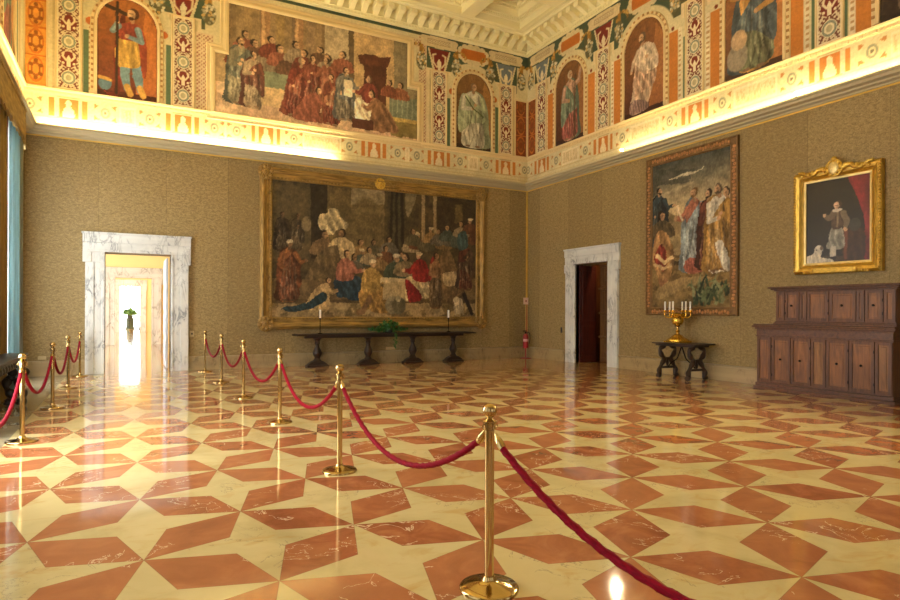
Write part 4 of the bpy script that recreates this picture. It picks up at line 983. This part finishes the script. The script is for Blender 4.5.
# gilt portrait
def paint_boy(W, H):
    c = Canvas(W, H, 95, (34, 30, 26)); q = lambda zx, zy: ((zx - 75) / 290 * W, (510 - zy + (zx - 75) * -.02) / 375 * H)
    c.a *= (.75 + .5 * fbm(c.X, c.Z, 2, 4))[..., None]
    c.poly([q(75, 515), q(370, 515), q(370, 480), q(75, 470)], (66, 50, 38)); c.poly([q(265, 120), q(370, 100), q(375, 490), q(325, 470), q(335, 350), q(305, 230)], (132, 28, 38), 1, True, .3, 18, .25); c.poly([q(325, 470), q(365, 440), q(370, 490), q(330, 490)], (128, 28, 36), 1, True, .2)
    c.poly([q(250, 490), q(252, 370), q(300, 360), q(335, 380), q(330, 490)], (70, 42, 30), 1, True, .15); c.line([q(258, 370), q(256, 485)], .03, (116, 60, 42)); c.ell(*q(295, 345), .1, .12, (60, 56, 50))
    c.poly([q(196, 350), q(238, 345), q(252, 420), q(240, 445), q(175, 440), q(182, 400)], (150, 148, 136), 1, True, .25, 26)
    for x in (198, 206): c.line([q(x, 440), q(x, 478)], .04, (196, 186, 170)); c.line([q(x - 12, 486), q(x + 4, 482)], .03, (40, 30, 24))
    c.poly([q(200, 355), q(196, 300), q(210, 278), q(240, 278), q(252, 300), q(246, 350)], (84, 66, 54), 1, True, .2); c.line([q(222, 285), q(222, 345)], .02, (136, 116, 88))
    c.line([q(205, 290), q(185, 310), q(165, 296)], [.06, .05, .04], (110, 92, 74)); c.ell(*q(162, 294), .035, .035, (206, 166, 130)); c.line([q(247, 292), q(262, 325), q(256, 358)], [.06, .055, .04], (122, 104, 84)); c.ell(*q(255, 362), .04, .04, (206, 160, 124))
    c.ell(*q(222, 276), .09, .035, (206, 196, 180)); c.head(*q(221, 254), .07, (214, 174, 138), (74, 50, 34), -1)
    c.poly([q(72, 500), q(78, 475), q(110, 462), q(125, 440), q(150, 436), q(152, 460), q(150, 478), q(196, 488), q(200, 503), q(110, 508)], (206, 198, 178), 1, True, .12); c.ell(*q(138, 440), .085, .075, (210, 202, 182)); c.ell(*q(150, 436), .03, .04, (120, 96, 74)); c.ell(*q(128, 444), .012, .012, (40, 30, 24))
    c.finish(.012, 9, .2, con=.15, seed=9); return c
pf3 = [(0, -.02), (0, .03), (.15, .035), (.3, .06), (.45, .1), (.75, .12), (.9, .1), (1.05, .07), (1.05, -.02)]
t, W, H = wall_picture('gilt_portrait', 'portrait of a child with a white dog in a bright gilt frame above the sideboard', 'painting', 7.47, 5.88, 2.28, 4.27, .185, pf3, M['gilt'], paint_boy, M['oil'], 'canvas')
MB().sweep(rect_path(-W / 2 + .03, W / 2 - .03, .03, H - .03), [(0, .0), (0, .045), (-.035, .05), (-.035, 0)]).build('slip', simple('pale gilt slip', (226, 200, 130), .4, .5), t)
m = MB()
for k in range(34):
    z = (k + .5) * (H + .3) / 34 - .15
    for x in (-W / 2 - .16, W / 2 + .16): m.ball((x, -.1, z), .03, .025, .026, 8, 5)
for k in range(24): m.ball((-W / 2 + (k + .5) * W / 24, -.1, -.16), .026, .025, .03, 8, 5)
m.build('leaf_pattern', M['gilt'], t)
cr = carved(t, 0, H + .16, .16, M['gilt'], 'crest', -.13)
m = MB().ball((0, -.15, H + .16), .1, .03, .12, 14, 8); m.build('shield', simple('pale gilt shield', (232, 206, 140), .4, .5), t)
m = MB()
for s in (-1, 1):
    m.tube([(s * (.15 + .075 * k), -.12, H + .14 + .05 * math.sin(k * 1.2)) for k in range(8)], [.05 - .003 * k for k in range(8)], 8)
    for k in range(5): m.ball((s * (.2 + .1 * k), -.14, H + .19 - .02 * k), .04, .03, .035, 8, 6)
m.ball((0, -.13, H + .33), .06, .04, .05).build('crest_scroll', M['gilt'], t)
MB().box(-.34, .34, -.14, -.1, -.17, -.08).ball((-.36, -.12, -.125), .05, .03, .06).ball((.36, -.12, -.125), .05, .03, .06).build('title_plaque', M['gilt'], t, .01)

# ------------------------------------------------------------------ sideboard
t = thing('sideboard', 'two tier dark walnut sideboard with panelled doors below the gilt portrait', 'sideboard', (XR - .04, 6.7, 0), -PI / 2)
D, L0, L1 = .525, -1.25, 1.23
MB().box(L0 - .05, L1 + .05, -D - .05, 0, 0, .06).box(L0 - .02, L1 + .02, -D - .025, 0, .06, .13).build('plinth', M['walnut_h'], t, .008)
MB().box(L0, L1, -D, 0, .13, 1.2).build('carcase', M['walnut'], t, .004)
MB().box(L0 - .015, L1 + .015, -D - .015, 0, 1.05, 1.075).box(L0 - .004, L1 + .004, -D - .006, .004, 1.075, 1.201).build('drawer_rail', M['walnut_h'], t, .004)
MB().box(L0 - .03, L1 + .03, -D - .03, 0, 1.2, 1.235).box(L0 - .07, L1 + .07, -D - .07, 0, 1.235, 1.27).box(L0 - .05, L1 + .05, -D - .05, 0, 1.27, 1.30).build('worktop', M['walnut_h'], t, .008)
def panel_door(name, a, b, z0, z1, y, mat, knob=False, hinge=0):
    f = MB(); s = .05; f.box(a, a + s, y - .022, y, z0, z1).box(b - s, b, y - .022, y, z0, z1).box(a + s, b - s, y - .022, y, z1 - s, z1).box(a + s, b - s, y - .022, y, z0, z0 + s)
    d = f.build(name, M['walnut'], t, .003)
    MB().box(a + s, b - s, y - .008, y, z0 + s, z1 - s).box(a + s + .035, b - s - .035, y - .014, y - .006, z0 + s + .035, z1 - s - .035).build('inset_panel', mat, d, .004)
    if knob:
        m = (a + b) / 2; zz = z0 + (z1 - z0) * .52
        MB().ball((m, y - .045, zz), .021, .021, .021).tube([(m, y - .006, zz), (m, y - .03, zz)], .01, 8).build('knob', M['iron'], d)
    if hinge:
        x = a + .008 if hinge < 0 else b - .008
        MB().box(x - .007, x + .007, y - .028, y, z0 + .12, z0 + .17).box(x - .007, x + .007, y - .028, y, z1 - .2, z1 - .15).build('hinge', M['iron'], d)
U = lambda y: 6.7 - y
for a, b, kn, mt, hg in [(7.93, 7.64, 0, 'walnut_panel', 0), (7.62, 7.24, 1, 'walnut_panel', -1), (7.23, 6.85, 1, 'walnut_panel', 1), (6.84, 6.57, 0, 'walnut_burl', 0), (6.56, 6.17, 1, 'walnut_panel', 1), (6.16, 5.75, 1, 'walnut_panel', 1), (5.74, 5.48, 0, 'walnut_burl', 0)]:
    panel_door('door' if kn else 'side_panel', U(a), U(b), .16, 1.04, -D, M[mt], kn, hg)
D2_ = .40; U0, U1 = -.93, 1.22
MB().box(U0, U1, -D2_, 0, 1.30, 1.95).build('upper_carcase', M['walnut'], t, .004)
MB().box(U0 - .03, U1 + .02, -D2_ - .04, 0, 1.30, 1.335).box(U0 - .015, U1 + .01, -D2_ - .02, 0, 1.335, 1.36).build('upper_base', M['walnut_h'], t, .006)
MB().box(U0 - .03, U1 + .03, -D2_ - .03, 0, 1.95, 1.98).box(U0 - .07, U1 + .07, -D2_ - .07, 0, 1.98, 2.01).box(U0 - .11, U1 + .1, -D2_ - .11, 0, 2.01, 2.04).build('cornice_top', M['walnut_h'], t, .008)
for a, b, kn, hg in [(7.61, 7.44, 0, 0), (7.43, 7.15, 1, -1), (7.14, 7.0, 0, 0), (6.99, 6.59, 0, 1), (6.58, 6.12, 1, 0), (6.11, 5.98, 0, 0), (5.97, 5.68, 1, 1), (5.67, 5.49, 0, 0)]:
    panel_door('upper_door' if b - a < -.25 else 'upper_side_panel', U(a), U(b), 1.38, 1.93, -D2_, M['walnut_panel'], kn, hg)

# ------------------------------------------------------------------ side table with candelabrum
t = thing('side_table', 'small dark wooden trestle table holding the gilded candelabrum by the long wall', 'table', (11.38, 9.93, 0))
MB().box(-.33, .33, -.66, .6, .785, .82).build('table_top', M['dark_oak_y'], t, .008)
MB().box(-.26, .26, -.55, .55, .74, .785).build('top_batten', M['dark_oak_y'], t, .005)
def lyre(y):
    m = MB()
    for s in (-1, 1):
        P = spline([(s * .10, .74), (s * .24, .66), (s * .20, .52), (s * .10, .43), (s * .19, .30), (s * .27, .16), (s * .24, .03), (s * .33, .0)], 5, False)
        m.tube([(p[0], y, max(p[1], .035)) for p in P], [.05 + .012 * math.sin(i * .8) for i in range(len(P))], 8)
    m.box(-.16, .16, y - .03, y + .03, .40, .46).box(-.2, .2, y - .025, y + .025, .2, .25).ball((0, y, .33), .04, .03, .09); return m
for y in (-.42, .42): lyre(y).build('trestle_leg', M['dark_oak_y'], t)
m = MB()
for s in (-1, 1): m.tube(spline([(0, s * .40, .22), (0, s * .30, .34), (0, s * .14, .44), (0, s * .06, .6), (0, .0, .75)], 5, False), .014, 8)
m.build('iron_stretcher', M['iron'], t)

t = thing('candelabrum', 'gilded urn shaped candelabrum with curved arms on the small trestle table', 'candelabrum', (11.38, 10.05, .82))
MB().box(-.22, .22, -.22, .22, 0, .04).lathe([(.26, .04), (.25, .07), (.2, .10), (.15, .13), (.11, .17), (.05, .2)], n=8).build('base', M['gold_candelabra'], t, .006)
MB().lathe([(.05, .2), (.035, .24), (.06, .27), (.03, .30), (.03, .36), (.07, .38), (.05, .40)]).build('stem', M['brass_dark'], t)
MB().lathe([(.05, .40), (.11, .43), (.135, .5), (.12, .56), (.15, .60), (.17, .66), (.15, .68), (.1, .69)], n=24).build('urn', M['gold_candelabra'], t)
CA = [(-.31, .12), (-.25, -.12), (-.03, .22), (.04, -.24), (.2, .1), (.32, -.06)]
u = np.array((-.66, .75))     # spread of the arms along the wall
cand = []
for i in range(6):
    a = 2 * PI * i / 6 + .35; x, y = .28 * math.cos(a), .28 * math.sin(a)
    m = MB(); m.tube(spline([(x * .4, y * .4, .6), (x * .7, y * .7, .58), (x * 1.0, y * 1.0, .62), (x, y, .70)], 6, False), .016, 8)
    m.lathe([(.01, .70), (.05, .71), (.055, .725), (.025, .73), (.028, .76)], x, y, 14); ar = m.build('arm', M['gold_candelabra'], t); MB().lathe([(.03, .735), (.03, .745), (.02, .75)], x, y, 14).build('drip_pan', M['gold_candelabra'], ar); cand.append((11.38 + x, 10.05 + y, .82 + .76))
places = ['rearmost right', 'right', 'left front', 'left', 'front', 'right front']
order = sorted(range(6), key=lambda i: (cand[i][0] * math.cos(TH) - cand[i][1] * math.sin(TH)))
nm = ['leftmost candle of the gilded candelabrum', 'second candle from the left on the gilded candelabrum', 'third candle from the left on the gilded candelabrum', 'fourth candle from the left on the gilded candelabrum', 'fifth candle from the left on the gilded candelabrum', 'rightmost candle of the gilded candelabrum']
def candle(loc, r, h, label, group):
    t = thing('candle', label, 'candle', loc, group=group)
    MB().lathe([(r, 0), (r, h - .01), (r * .7, h)], n=14).build('wax', M['wax'], t); MB().tube([(0, 0, h - .005), (0, 0, h + .02)], .003, 6).build('wick', M['black_rubber'], t)
for k, i in enumerate(order): candle(cand[i], .02, .2, 'white ' + nm[k], 'candles on the gilded candelabrum')

# ------------------------------------------------------------------ long console under the wide tapestry
t = thing('long_console', 'long dark console table on four turned pedestals under the wide tapestry', 'table', (0, 16.36, 0))
MB().box(3.98, 9.46, -.3, .3, .85, .885).box(4.02, 9.42, -.27, .27, .885, .90).build('table_top', M['dark_oak'], t, .006)
MB().box(4.25, 9.15, -.05, .05, .78, .85).build('apron', M['dark_oak'], t)
for x in (4.60, 6.07, 7.46, 8.82):
    m = MB(); m.box(x - .30, x + .30, -.13, .13, 0, .05); m.prism([(x - .28, .05), (x + .28, .05), (x + .2, .12), (x + .12, .16), (x - .12, .16), (x - .2, .12)], 'y', -.1, .1)
    m.lathe([(.12, .16), (.09, .2), (.07, .24), (.11, .32), (.125, .38), (.1, .46), (.06, .54), (.05, .6), (.075, .64), (.06, .68), (.08, .74), (.13, .78)], x, 0, 18)
    m.build('pedestal_leg', M['dark_oak'], t, .006)
for x, lb in ((4.66, 'left'), (8.62, 'right')):
    t = thing('candlestick', 'thin dark iron candlestick toward the %s end of the long console' % lb, 'candlestick', (x, 16.3, .90), group='candlesticks on the long console')
    MB().lathe([(.07, 0), (.06, .015), (.02, .03)], n=18).build('base', M['iron'], t); MB().lathe([(.012, .03), (.01, .2), (.016, .22), (.01, .24), (.012, .4)], n=10).build('stem', M['iron'], t); MB().lathe([(.015, .4), (.035, .41), (.03, .43)], n=14).build('drip_pan', M['iron'], t)
    candle((x, 16.3, 1.33), .027, .23, 'white candle on the candlestick at the %s end of the long console' % lb, 'candles on the long console')
def leaves(mb, n, rx, ry, rz, cz, size, zmin=-9, seed=1):
    rg = random.Random(seed)
    for _ in range(n):
        th = rg.uniform(0, 2 * PI); r = math.sqrt(rg.random()); z = rg.uniform(-1, 1)
        p = Vector((rx * r * math.cos(th), ry * r * math.sin(th), max(zmin, cz + rz * z * (1.1 - r))))
        d = Vector((rg.uniform(-1, 1), rg.uniform(-1, 1), rg.uniform(-.3, .9))).normalized(); s = d.cross(Vector((rg.uniform(-1, 1), rg.uniform(-1, 1), 1))).normalized(); L = size * rg.uniform(.7, 1.3); n_ = d.cross(s) * L * .15
        mb.add([p, p + d * L * .4 + s * L * .4 + n_, p + d * L, p + d * L * .4 - s * L * .4 + n_, p + d * L * .45 - n_], [(0, 4, 1), (1, 4, 2), (2, 4, 3), (3, 4, 0)])
t = thing('potted_ivy', 'green trailing ivy plant in the middle of the long console', 'plant', (6.66, 16.3, .90))
MB().lathe([(.09, 0), (.12, .03), (.13, .1), (.12, .11)], n=20).build('pot', M['pot_dark'], t)
m = MB(); leaves(m, 170, .62, .2, .07, .09, .1, .015, 3); leaves(m, 150, .26, .2, .17, .22, .1, .02, 4); m.build('foliage', M['leaf'], t, fix=False)
tr = MB(); P = [(.03, -.25, .12), (.05, -.345, .05), (.05, -.36, -.1), (.07, -.35, -.3), (.06, -.34, -.42)]; tr.tube(P, .006, 6)
rg = random.Random(5)
for k in range(16):
    z = -.02 - k * .026; x = .055 + rg.uniform(-.05, .05); tr.add([(x, -.36, z), (x + .03, -.37, z + .02), (x + .02, -.36, z - .05), (x - .03, -.37, z + .015)], [(0, 1, 2), (0, 2, 3)])
tr.build('trailing_stem', M['leaf'], t, fix=False)
def plate(name, label, cat, loc, rz, w, h, mat, holes):
    t = thing(name, label, cat, loc, rz); MB().box(-w / 2, w / 2, -.018, 0, -h / 2, h / 2).build('plate', mat, t, .004)
    for x in holes: MB().box(x - .018, x + .018, -.024, -.016, -.02, .02).build('rocker' if 'switch' in name else 'outlet', M['black_rubber'] if 'switch' in name else M['ivory'], t)
plate('wall_socket', 'beige triple socket strip on the wall below the ivy plant', 'socket', (6.93, YB, .42), 0, .30, .08, M['socket'], (-.08, 0, .08))
plate('wall_switch', 'ivory switch plate right of the bright marble doorway', 'switch', (1.47, YB, .93), 0, .10, .15, M['ivory'], (0,))
plate('wall_switch', 'small dark switch plate left of the marble doorway in the long wall', 'switch', (XR, 14.93, .96), -PI / 2, .07, .17, M['pot_dark'], (0,))
plate('wall_socket', 'ivory socket low on the end wall between drapes and bright doorway', 'socket', (-1.72, YB, .42), 0, .16, .08, M['ivory'], (-.03, .03))

# ------------------------------------------------------------------ fire point in the corner
ex, ey = 11.55, 16.42
t = thing('extinguisher_stand', 'red floor stand with a tall pole and small sign in the far corner', 'stand', (ex, ey, 0))
MB().lathe([(.19, 0), (.19, .012), (.16, .02), (.03, .03)], n=24).build('base', M['red_enamel'], t); MB().tube([(0, 0, .02), (0, 0, .34)], .02, 10).lathe([(.11, .33), (.11, .345)], n=20).tube([(.1, .1, .34), (.12, .12, .5), (.12, .12, 1.98)], .014, 8).build('pole', M['red_enamel'], t)
s = MB().box(-.03, .16, .085, .10, 1.76, 1.98).build('sign', M['sign_pink'], t); MB().box(.045, .085, .078, .085, 1.84, 1.9).build('sign_pictogram', M['red_enamel'], s)
t = thing('fire_extinguisher', 'red fire extinguisher on its stand in the far corner', 'fire extinguisher', (ex, ey, .346))
MB().lathe([(.085, 0), (.09, .02), (.09, .36), (.07, .42), (.03, .45)], n=24).build('cylinder', M['red_enamel'], t); MB().lathe([(.0905, .2), (.0915, .21), (.0915, .27), (.0905, .28)], n=24).build('label_band', M['white_label'], t)
MB().lathe([(.03, .45), (.03, .5), (.015, .52)], n=12).box(-.1, .03, -.012, .012, .52, .535).box(-.1, .02, -.012, .012, .55, .565).build('valve', M['iron'], t); MB().tube(spline([(.02, 0, .5), (.12, -.03, .48), (.13, -.06, .3), (.1, -.06, .1)], 5, False), .011, 8).build('hose', M['black_rubber'], t)

# ------------------------------------------------------------------ stanchions and ropes
def make_stanchion(label):
    t = thing('stanchion', label, 'stanchion', group='brass rope stanchions')
    MB().lathe([(.165, 0), (.166, .014), (.158, .022), (.12, .028), (.075, .042), (.045, .05), (.036, .06), (.03, .075)], n=40).build('base', M['brass'], t)
    MB().lathe([(.026, .07), (.026, .9)], n=24).build('pole', M['brass_dark'], t)
    c = MB().lathe([(.026, .885), (.034, .89), (.034, .925), (.042, .93), (.042, .938), (.026, .945), (.018, .955)], n=24)
    cl = c.build('collar', M['brass'], t)
    for k in range(4):
        a = k * PI / 2; MB().tube([(.034 * math.cos(a) + .016 * math.cos(b) * math.cos(a), .034 * math.sin(a) + .016 * math.cos(b) * math.sin(a), .905 + .016 * math.sin(b)) for b in [2 * PI * j / 10 for j in range(11)]], .004, 6).build('ring', M['brass'], cl)
    MB().lathe([(.018, .95), (.014, .956), (.022, .96), (.035, .97), (.0425, .988), (.043, .998), (.038, 1.014), (.03, 1.024), (.018, 1.031), (.0, 1.034)], n=24).build('finial', M['brass'], t)
    return t
MROW = [(2.1, .32), (1.785, 2.88), (1.81, 5.65), (1.86, 8.46), (1.81, 11.11), (1.78, 13.68), (1.73, 16.25)]
LROW = [(-1.07, 5.85), (-1.07, 8.58), (-1.02, 11.31), (-1.01, 14.04), (-.95, 16.42)]
MLAB = ['brass stanchion of the middle row standing beside the viewer', 'brass stanchion nearest the viewer, ending the twisted rope in front', 'second brass stanchion of the middle row, behind the nearest one', 'third brass stanchion of the middle row from the viewer', 'fourth brass stanchion of the middle row from the viewer', 'fifth brass stanchion of the middle row, second from the end wall', 'last brass stanchion of the middle row, against the end wall']
LLAB = ['brass stanchion by the console at the window side, nearest the viewer', 'brass stanchion at the window side in front of the black console table', 'second brass stanchion at the window side, behind the first one', 'third brass stanchion at the window side, before the marble doorway', 'last brass stanchion at the window side, against the end wall']
proto = None
for row, lab in ((MROW, MLAB), (LROW, LLAB)):
    for (x, y), lb in zip(row, lab):
        if proto is None: proto = o = make_stanchion(lb)
        else: o = copy_tree(proto); o['label'] = lb
        o.location = (x, y, 0)
def rope(p, q, sag, label, group):
    (x0, y0), (x1, y1) = p, q; d = Vector((x1 - x0, y1 - y0, 0)); L = d.length; d.normalize()
    t = thing('velvet_rope', label, 'rope', (x0, y0, 0), group=group)
    a, zt = .052, .895
    f = lambda s: (d.x * s, d.y * s, zt - .02 - sag * (1 - ((2 * s - L) / (L - 2 * a)) ** 2) - .03 * min(1, min(s - a, L - a - s) / .05))
    e = .065
    ss = [a + e * .55 + (L - 2 * a - 2 * e * .55) * k / 90 for k in range(91)]
    MB().tube([f(s) for s in ss], .0185, 14, 3, 60.0).build('rope', M['rope'], t)
    for s0, s1, sg in ((a, a + e, 1), (L - a, L - a - e, -1)):
        pts = [f(s0 + (s1 - s0) * k / 5) for k in range(6)]
        MB().tube(pts, [.008, .012, .02, .024, .024, .022], 12).build('hook_end', M['brass'], t)
for i in range(6):
    rope(MROW[i], MROW[i + 1], .43 - .01 * i, ['dark crimson twisted rope running out of view in front of the viewer', 'crimson rope between the nearest and the second middle stanchion', 'crimson rope between the second and the third middle stanchion', 'crimson rope between the third and the fourth middle stanchion', 'crimson rope between the fourth and the fifth middle stanchion', 'crimson rope of the middle row ending at the end wall'][i], 'crimson ropes of the middle row')
for i in range(4):
    rope(LROW[i], LROW[i + 1], .42, ['crimson rope before the black console, cut by the edge of view', 'crimson rope between the first and second window side stanchion', 'crimson rope between the second and third window side stanchion', 'crimson rope of the window side ending at the end wall'][i], 'crimson ropes of the window side')

# ------------------------------------------------------------------ window dressing and the black console
PX, PY0, PY1, PT, PB = -1.77, 10.9, 14.55, 5.44, 4.80
t = thing('pelmet', 'old gold scalloped pelmet over the window at the edge of the hall', 'pelmet', (0, 0, 0))
n = 44; bot = [(PY0 + (PY1 - PY0) * k / (n * 2), PB + .06 * abs(math.sin(PI * k / 8)) - (.1 if k > n * 2 - 5 else 0)) for k in range(n * 2 + 1)]
MB().prism(bot + [(PY1, PT), (PY0, PT)], 'x', PX - .03, PX).box(XL, PX, PY1 - .03, PY1, PB - .08, PT).box(XL, PX, PY0, PY0 + .03, PB, PT).box(XL, PX + .02, PY0 - .02, PY1 + .01, PT, PT + .04).build('valance', M['gold_fabric'], t)
MB().tube([(PX + .008, y, z + .02) for y, z in bot[:-5]], .014, 6).build('fringe_braid', M['gilt_old'], t)
def drape(name, label, mat, x, y0, y1, z0, z1, amp, waves, edge=None):
    t = thing(name, label, 'curtain', (x, y0, 0)); N = waves * 12; v = []; f = []
    for j, z in enumerate((z1, (z0 + z1) / 2, z0)):
        for k in range(N + 1):
            s = k / N; v.append((amp * math.sin(2 * PI * waves * s) * (1 + .12 * j), s * (y1 - y0), z))
    for j in range(2):
        for k in range(N): f.append((j * (N + 1) + k, j * (N + 1) + k + 1, (j + 1) * (N + 1) + k + 1, (j + 1) * (N + 1) + k))
    m = MB(); m.add(v, f, True); o = m.build('cloth', mat, t, fix=False); s = o.modifiers.new('Solidify', 'SOLIDIFY'); s.thickness = .008
    if edge: MB().tube([(.01, y1 - y0, z1), (.01, y1 - y0 + .02, (z0 + z1) / 2), (.01, y1 - y0, z0)], .03, 8).build('braid', edge, t)
drape('gold_curtain', 'old gold drape with plum braid at the very edge of view', M['curtain_gold'], -1.86, 11.1, 12.85, .02, 5.3, .05, 6, M['curtain_plum'])
drape('blue_curtain', 'pale blue translucent curtain hanging under the gold pelmet', M['curtain_blue'], -1.86, 13.5, 14.12, .02, 5.3, .045, 5)
drape('grey_curtain', 'grey lining curtain between the pale blue curtain and the end wall', M['curtain_grey'], -1.83, 14.14, 14.46, .02, 5.3, .03, 3)
drape('sheer_curtain', 'bright white sheer behind the gold and blue curtains', M['sheer'], -2.0, 11.2, 14.46, .02, 5.3, .03, 16)
t = thing('black_console', 'black carved console table with scroll legs by the window drapes', 'table', (-1.56, 10.4, 0))
MB().box(-.18, .15, -1.5, 1.55, .80, .835).box(-.16, .12, -1.45, 1.5, .74, .80).build('table_top', M['black_carved'], t, .01)
for y in (-1.3, 1.42):
    for x in (-.1, .06):
        P = spline([(x, y, .74), (x + .02, y - .03, .62), (x + .05, y + .05, .52), (x - .02, y + .1, .42), (x - .02, y - .02, .3), (x + .05, y - .1, .2), (x + .03, y + .0, .1), (x, y + .03, .03)], 6, False)
        m = MB().tube(P, [.055 + .018 * math.sin(i * .7) for i in range(len(P))], 10); m.ball((x, y + .03, .04), .075, .075, .04); m.ball((x + .03, y + .08, .45), .06, .06, .07); m.ball((x + .03, y - .08, .2), .055, .055, .06); m.build('scroll_leg', M['black_carved'], t)
m = MB()
for k in range(14): m.ball((.12, -1.35 + k * .21, .72), .03, .07, .05, 8, 6)
m.build('carved_pattern', M['black_carved'], t)

# ------------------------------------------------------------------ far end of the suite
t = thing('plant_pedestal', 'round pale pedestal holding the plant before the overexposed window', 'pedestal', (.23, 53.5, 0)); MB().lathe([(.34, 0), (.34, .08), (.28, .12), (.26, .75), (.32, .8), (.32, .86)], n=20).build('column', simple('grey green pedestal', (64, 72, 54), .7), t)
t = thing('palm_plant', 'leafy green plant on the pedestal at the end of the suite', 'plant', (.23, 53.5, .86)); MB().lathe([(.2, 0), (.24, .2), (.22, .22)], n=16).build('pot', M['pot_dark'], t); m = MB(); leaves(m, 150, .36, .36, .36, .42, .32, .1, 8); m.tube([(0, 0, .1), (0, 0, .5)], .03, 6); m.build('foliage', M['leaf_pale'], t, fix=False)
post0 = None
for x, lb in ((-.9, 'thin rope post left of the plant at the end of the suite'), (.85, 'thin rope post right of the plant at the end of the suite'), (1.6, 'thin rope post at the far right end of the suite')):
    t = thing('rope_post', lb, 'stanchion', (x, 52.5, 0), group='rope posts at the end of the suite'); MB().lathe([(.16, 0), (.16, .03), (.03, .06), (.03, 1.0), (.05, 1.03), (.0, 1.06)], n=16).build('post', M['iron'], t)
for a, b, lb in ((-.9, .85, 'dark rope hung before the plant at the end of the suite'), (.85, 1.6, 'short dark rope at the far right end of the suite')):
    tag(MB().tube([(a + .05 + (b - a - .1) * k / 16, 52.5, .95 - .3 * math.sin(PI * k / 16)) for k in range(17)], .02, 8).build('barrier_rope', M['black_rubber']), lb, 'rope', 'ropes at the end of the suite')

SPOT_W = {12.15: 220, 7.37: 1000, 2.6: 900}
# ------------------------------------------------------------------ lamps of the cove
def cove(label, pts, mt='tube'): tag(MB().tube(pts, .018, 8).build('cove_lamp', M[mt]), label, 'lamp', 'warm lamp tubes in the cornice')
zt = ZC + .195; dd = .16
cove('warm lamp tube in the cornice of the end wall, above the bright doorway', [(XL + .35, YB - dd, zt), (5.2, YB - dd, zt)])
cove('warm lamp tube in the cornice of the long wall, above the tall tapestry', [(XR - dd, 11.9, zt), (XR - dd, 1.5, zt)], 'tube_soft')
cove('warm lamp tube in the cornice of the window wall', [(XL + dd, YB - .5, zt), (XL + dd, 1.5, zt)])
for y, lb in ((12.15, 'bare lamp on the cornice left of the tall tapestry'), (7.37, 'bare lamp on the cornice above the gilt portrait')):
    t = thing('cornice_lamp', lb, 'lamp', (XR - .22, y, ZC + .2), group='bare lamps on the cornice'); MB().lathe([(.03, -.0), (.03, .04), (.02, .05)], n=12).build('socket', M['iron'], t); MB().ball((0, 0, .085), .04).build('bulb', M['spot_bulb'], t)

for y, aim in ((12.15, (5.5, 8.5, 0)), (7.37, (5.0, 6.0, 0)), (2.6, (4.5, 4.5, 0))):  # last spot has no bulb; added out of view to light the floor
    ld = bpy.data.lights.new('cornice_floodlight', 'SPOT'); ld.energy = SPOT_W[y]; ld.color = (1.0, .84, .5); ld.spot_size = math.radians(75); ld.spot_blend = 1.0; ld.shadow_soft_size = .05
    lo = bpy.data.objects.new('cornice_floodlight', ld); C.objects.link(lo); lo.location = (XR - .36, y, ZC + .3)
    lo.rotation_euler = (Vector(aim) - lo.location).to_track_quat('-Z', 'Y').to_euler()

# ------------------------------------------------------------------ camera, light, exposure
cam = bpy.data.cameras.new('camera'); co = bpy.data.objects.new('camera', cam); C.objects.link(co)
c, s, cr, sr = math.cos(TH), math.sin(TH), math.cos(RO), math.sin(RO)
R0, Dv, U0_ = Vector((c, -s, 0)), Vector((s, c, 0)), Vector((0, 0, 1))
Rv, Uv = R0 * cr + U0_ * sr, R0 * -sr + U0_ * cr
co.matrix_world = Matrix(((Rv.x, Uv.x, -Dv.x, 0), (Rv.y, Uv.y, -Dv.y, 0), (Rv.z, Uv.z, -Dv.z, CH), (0, 0, 0, 1)))
cam.sensor_width = 36; cam.lens = F_ / 900 * 36; cam.shift_y = (HY - 300) / 900; cam.clip_end = 200; cam.clip_start = .05
bpy.context.scene.camera = co
w = bpy.data.worlds.new('sky'); bpy.context.scene.world = w; w.use_nodes = True
w.node_tree.nodes['Background'].inputs[0].default_value = (.7, .8, 1, 1); w.node_tree.nodes['Background'].inputs[1].default_value = 1.0
sc = bpy.context.scene
sc.view_settings.view_transform = 'Standard'; sc.view_settings.look = 'None'; sc.view_settings.gamma = 1; sc.view_settings.use_curve_mapping = False
sc.view_settings.exposure = 0.12
sc.cycles.max_bounces = 10; sc.cycles.diffuse_bounces = 6; sc.cycles.glossy_bounces = 4; sc.cycles.sample_clamp_indirect = 6
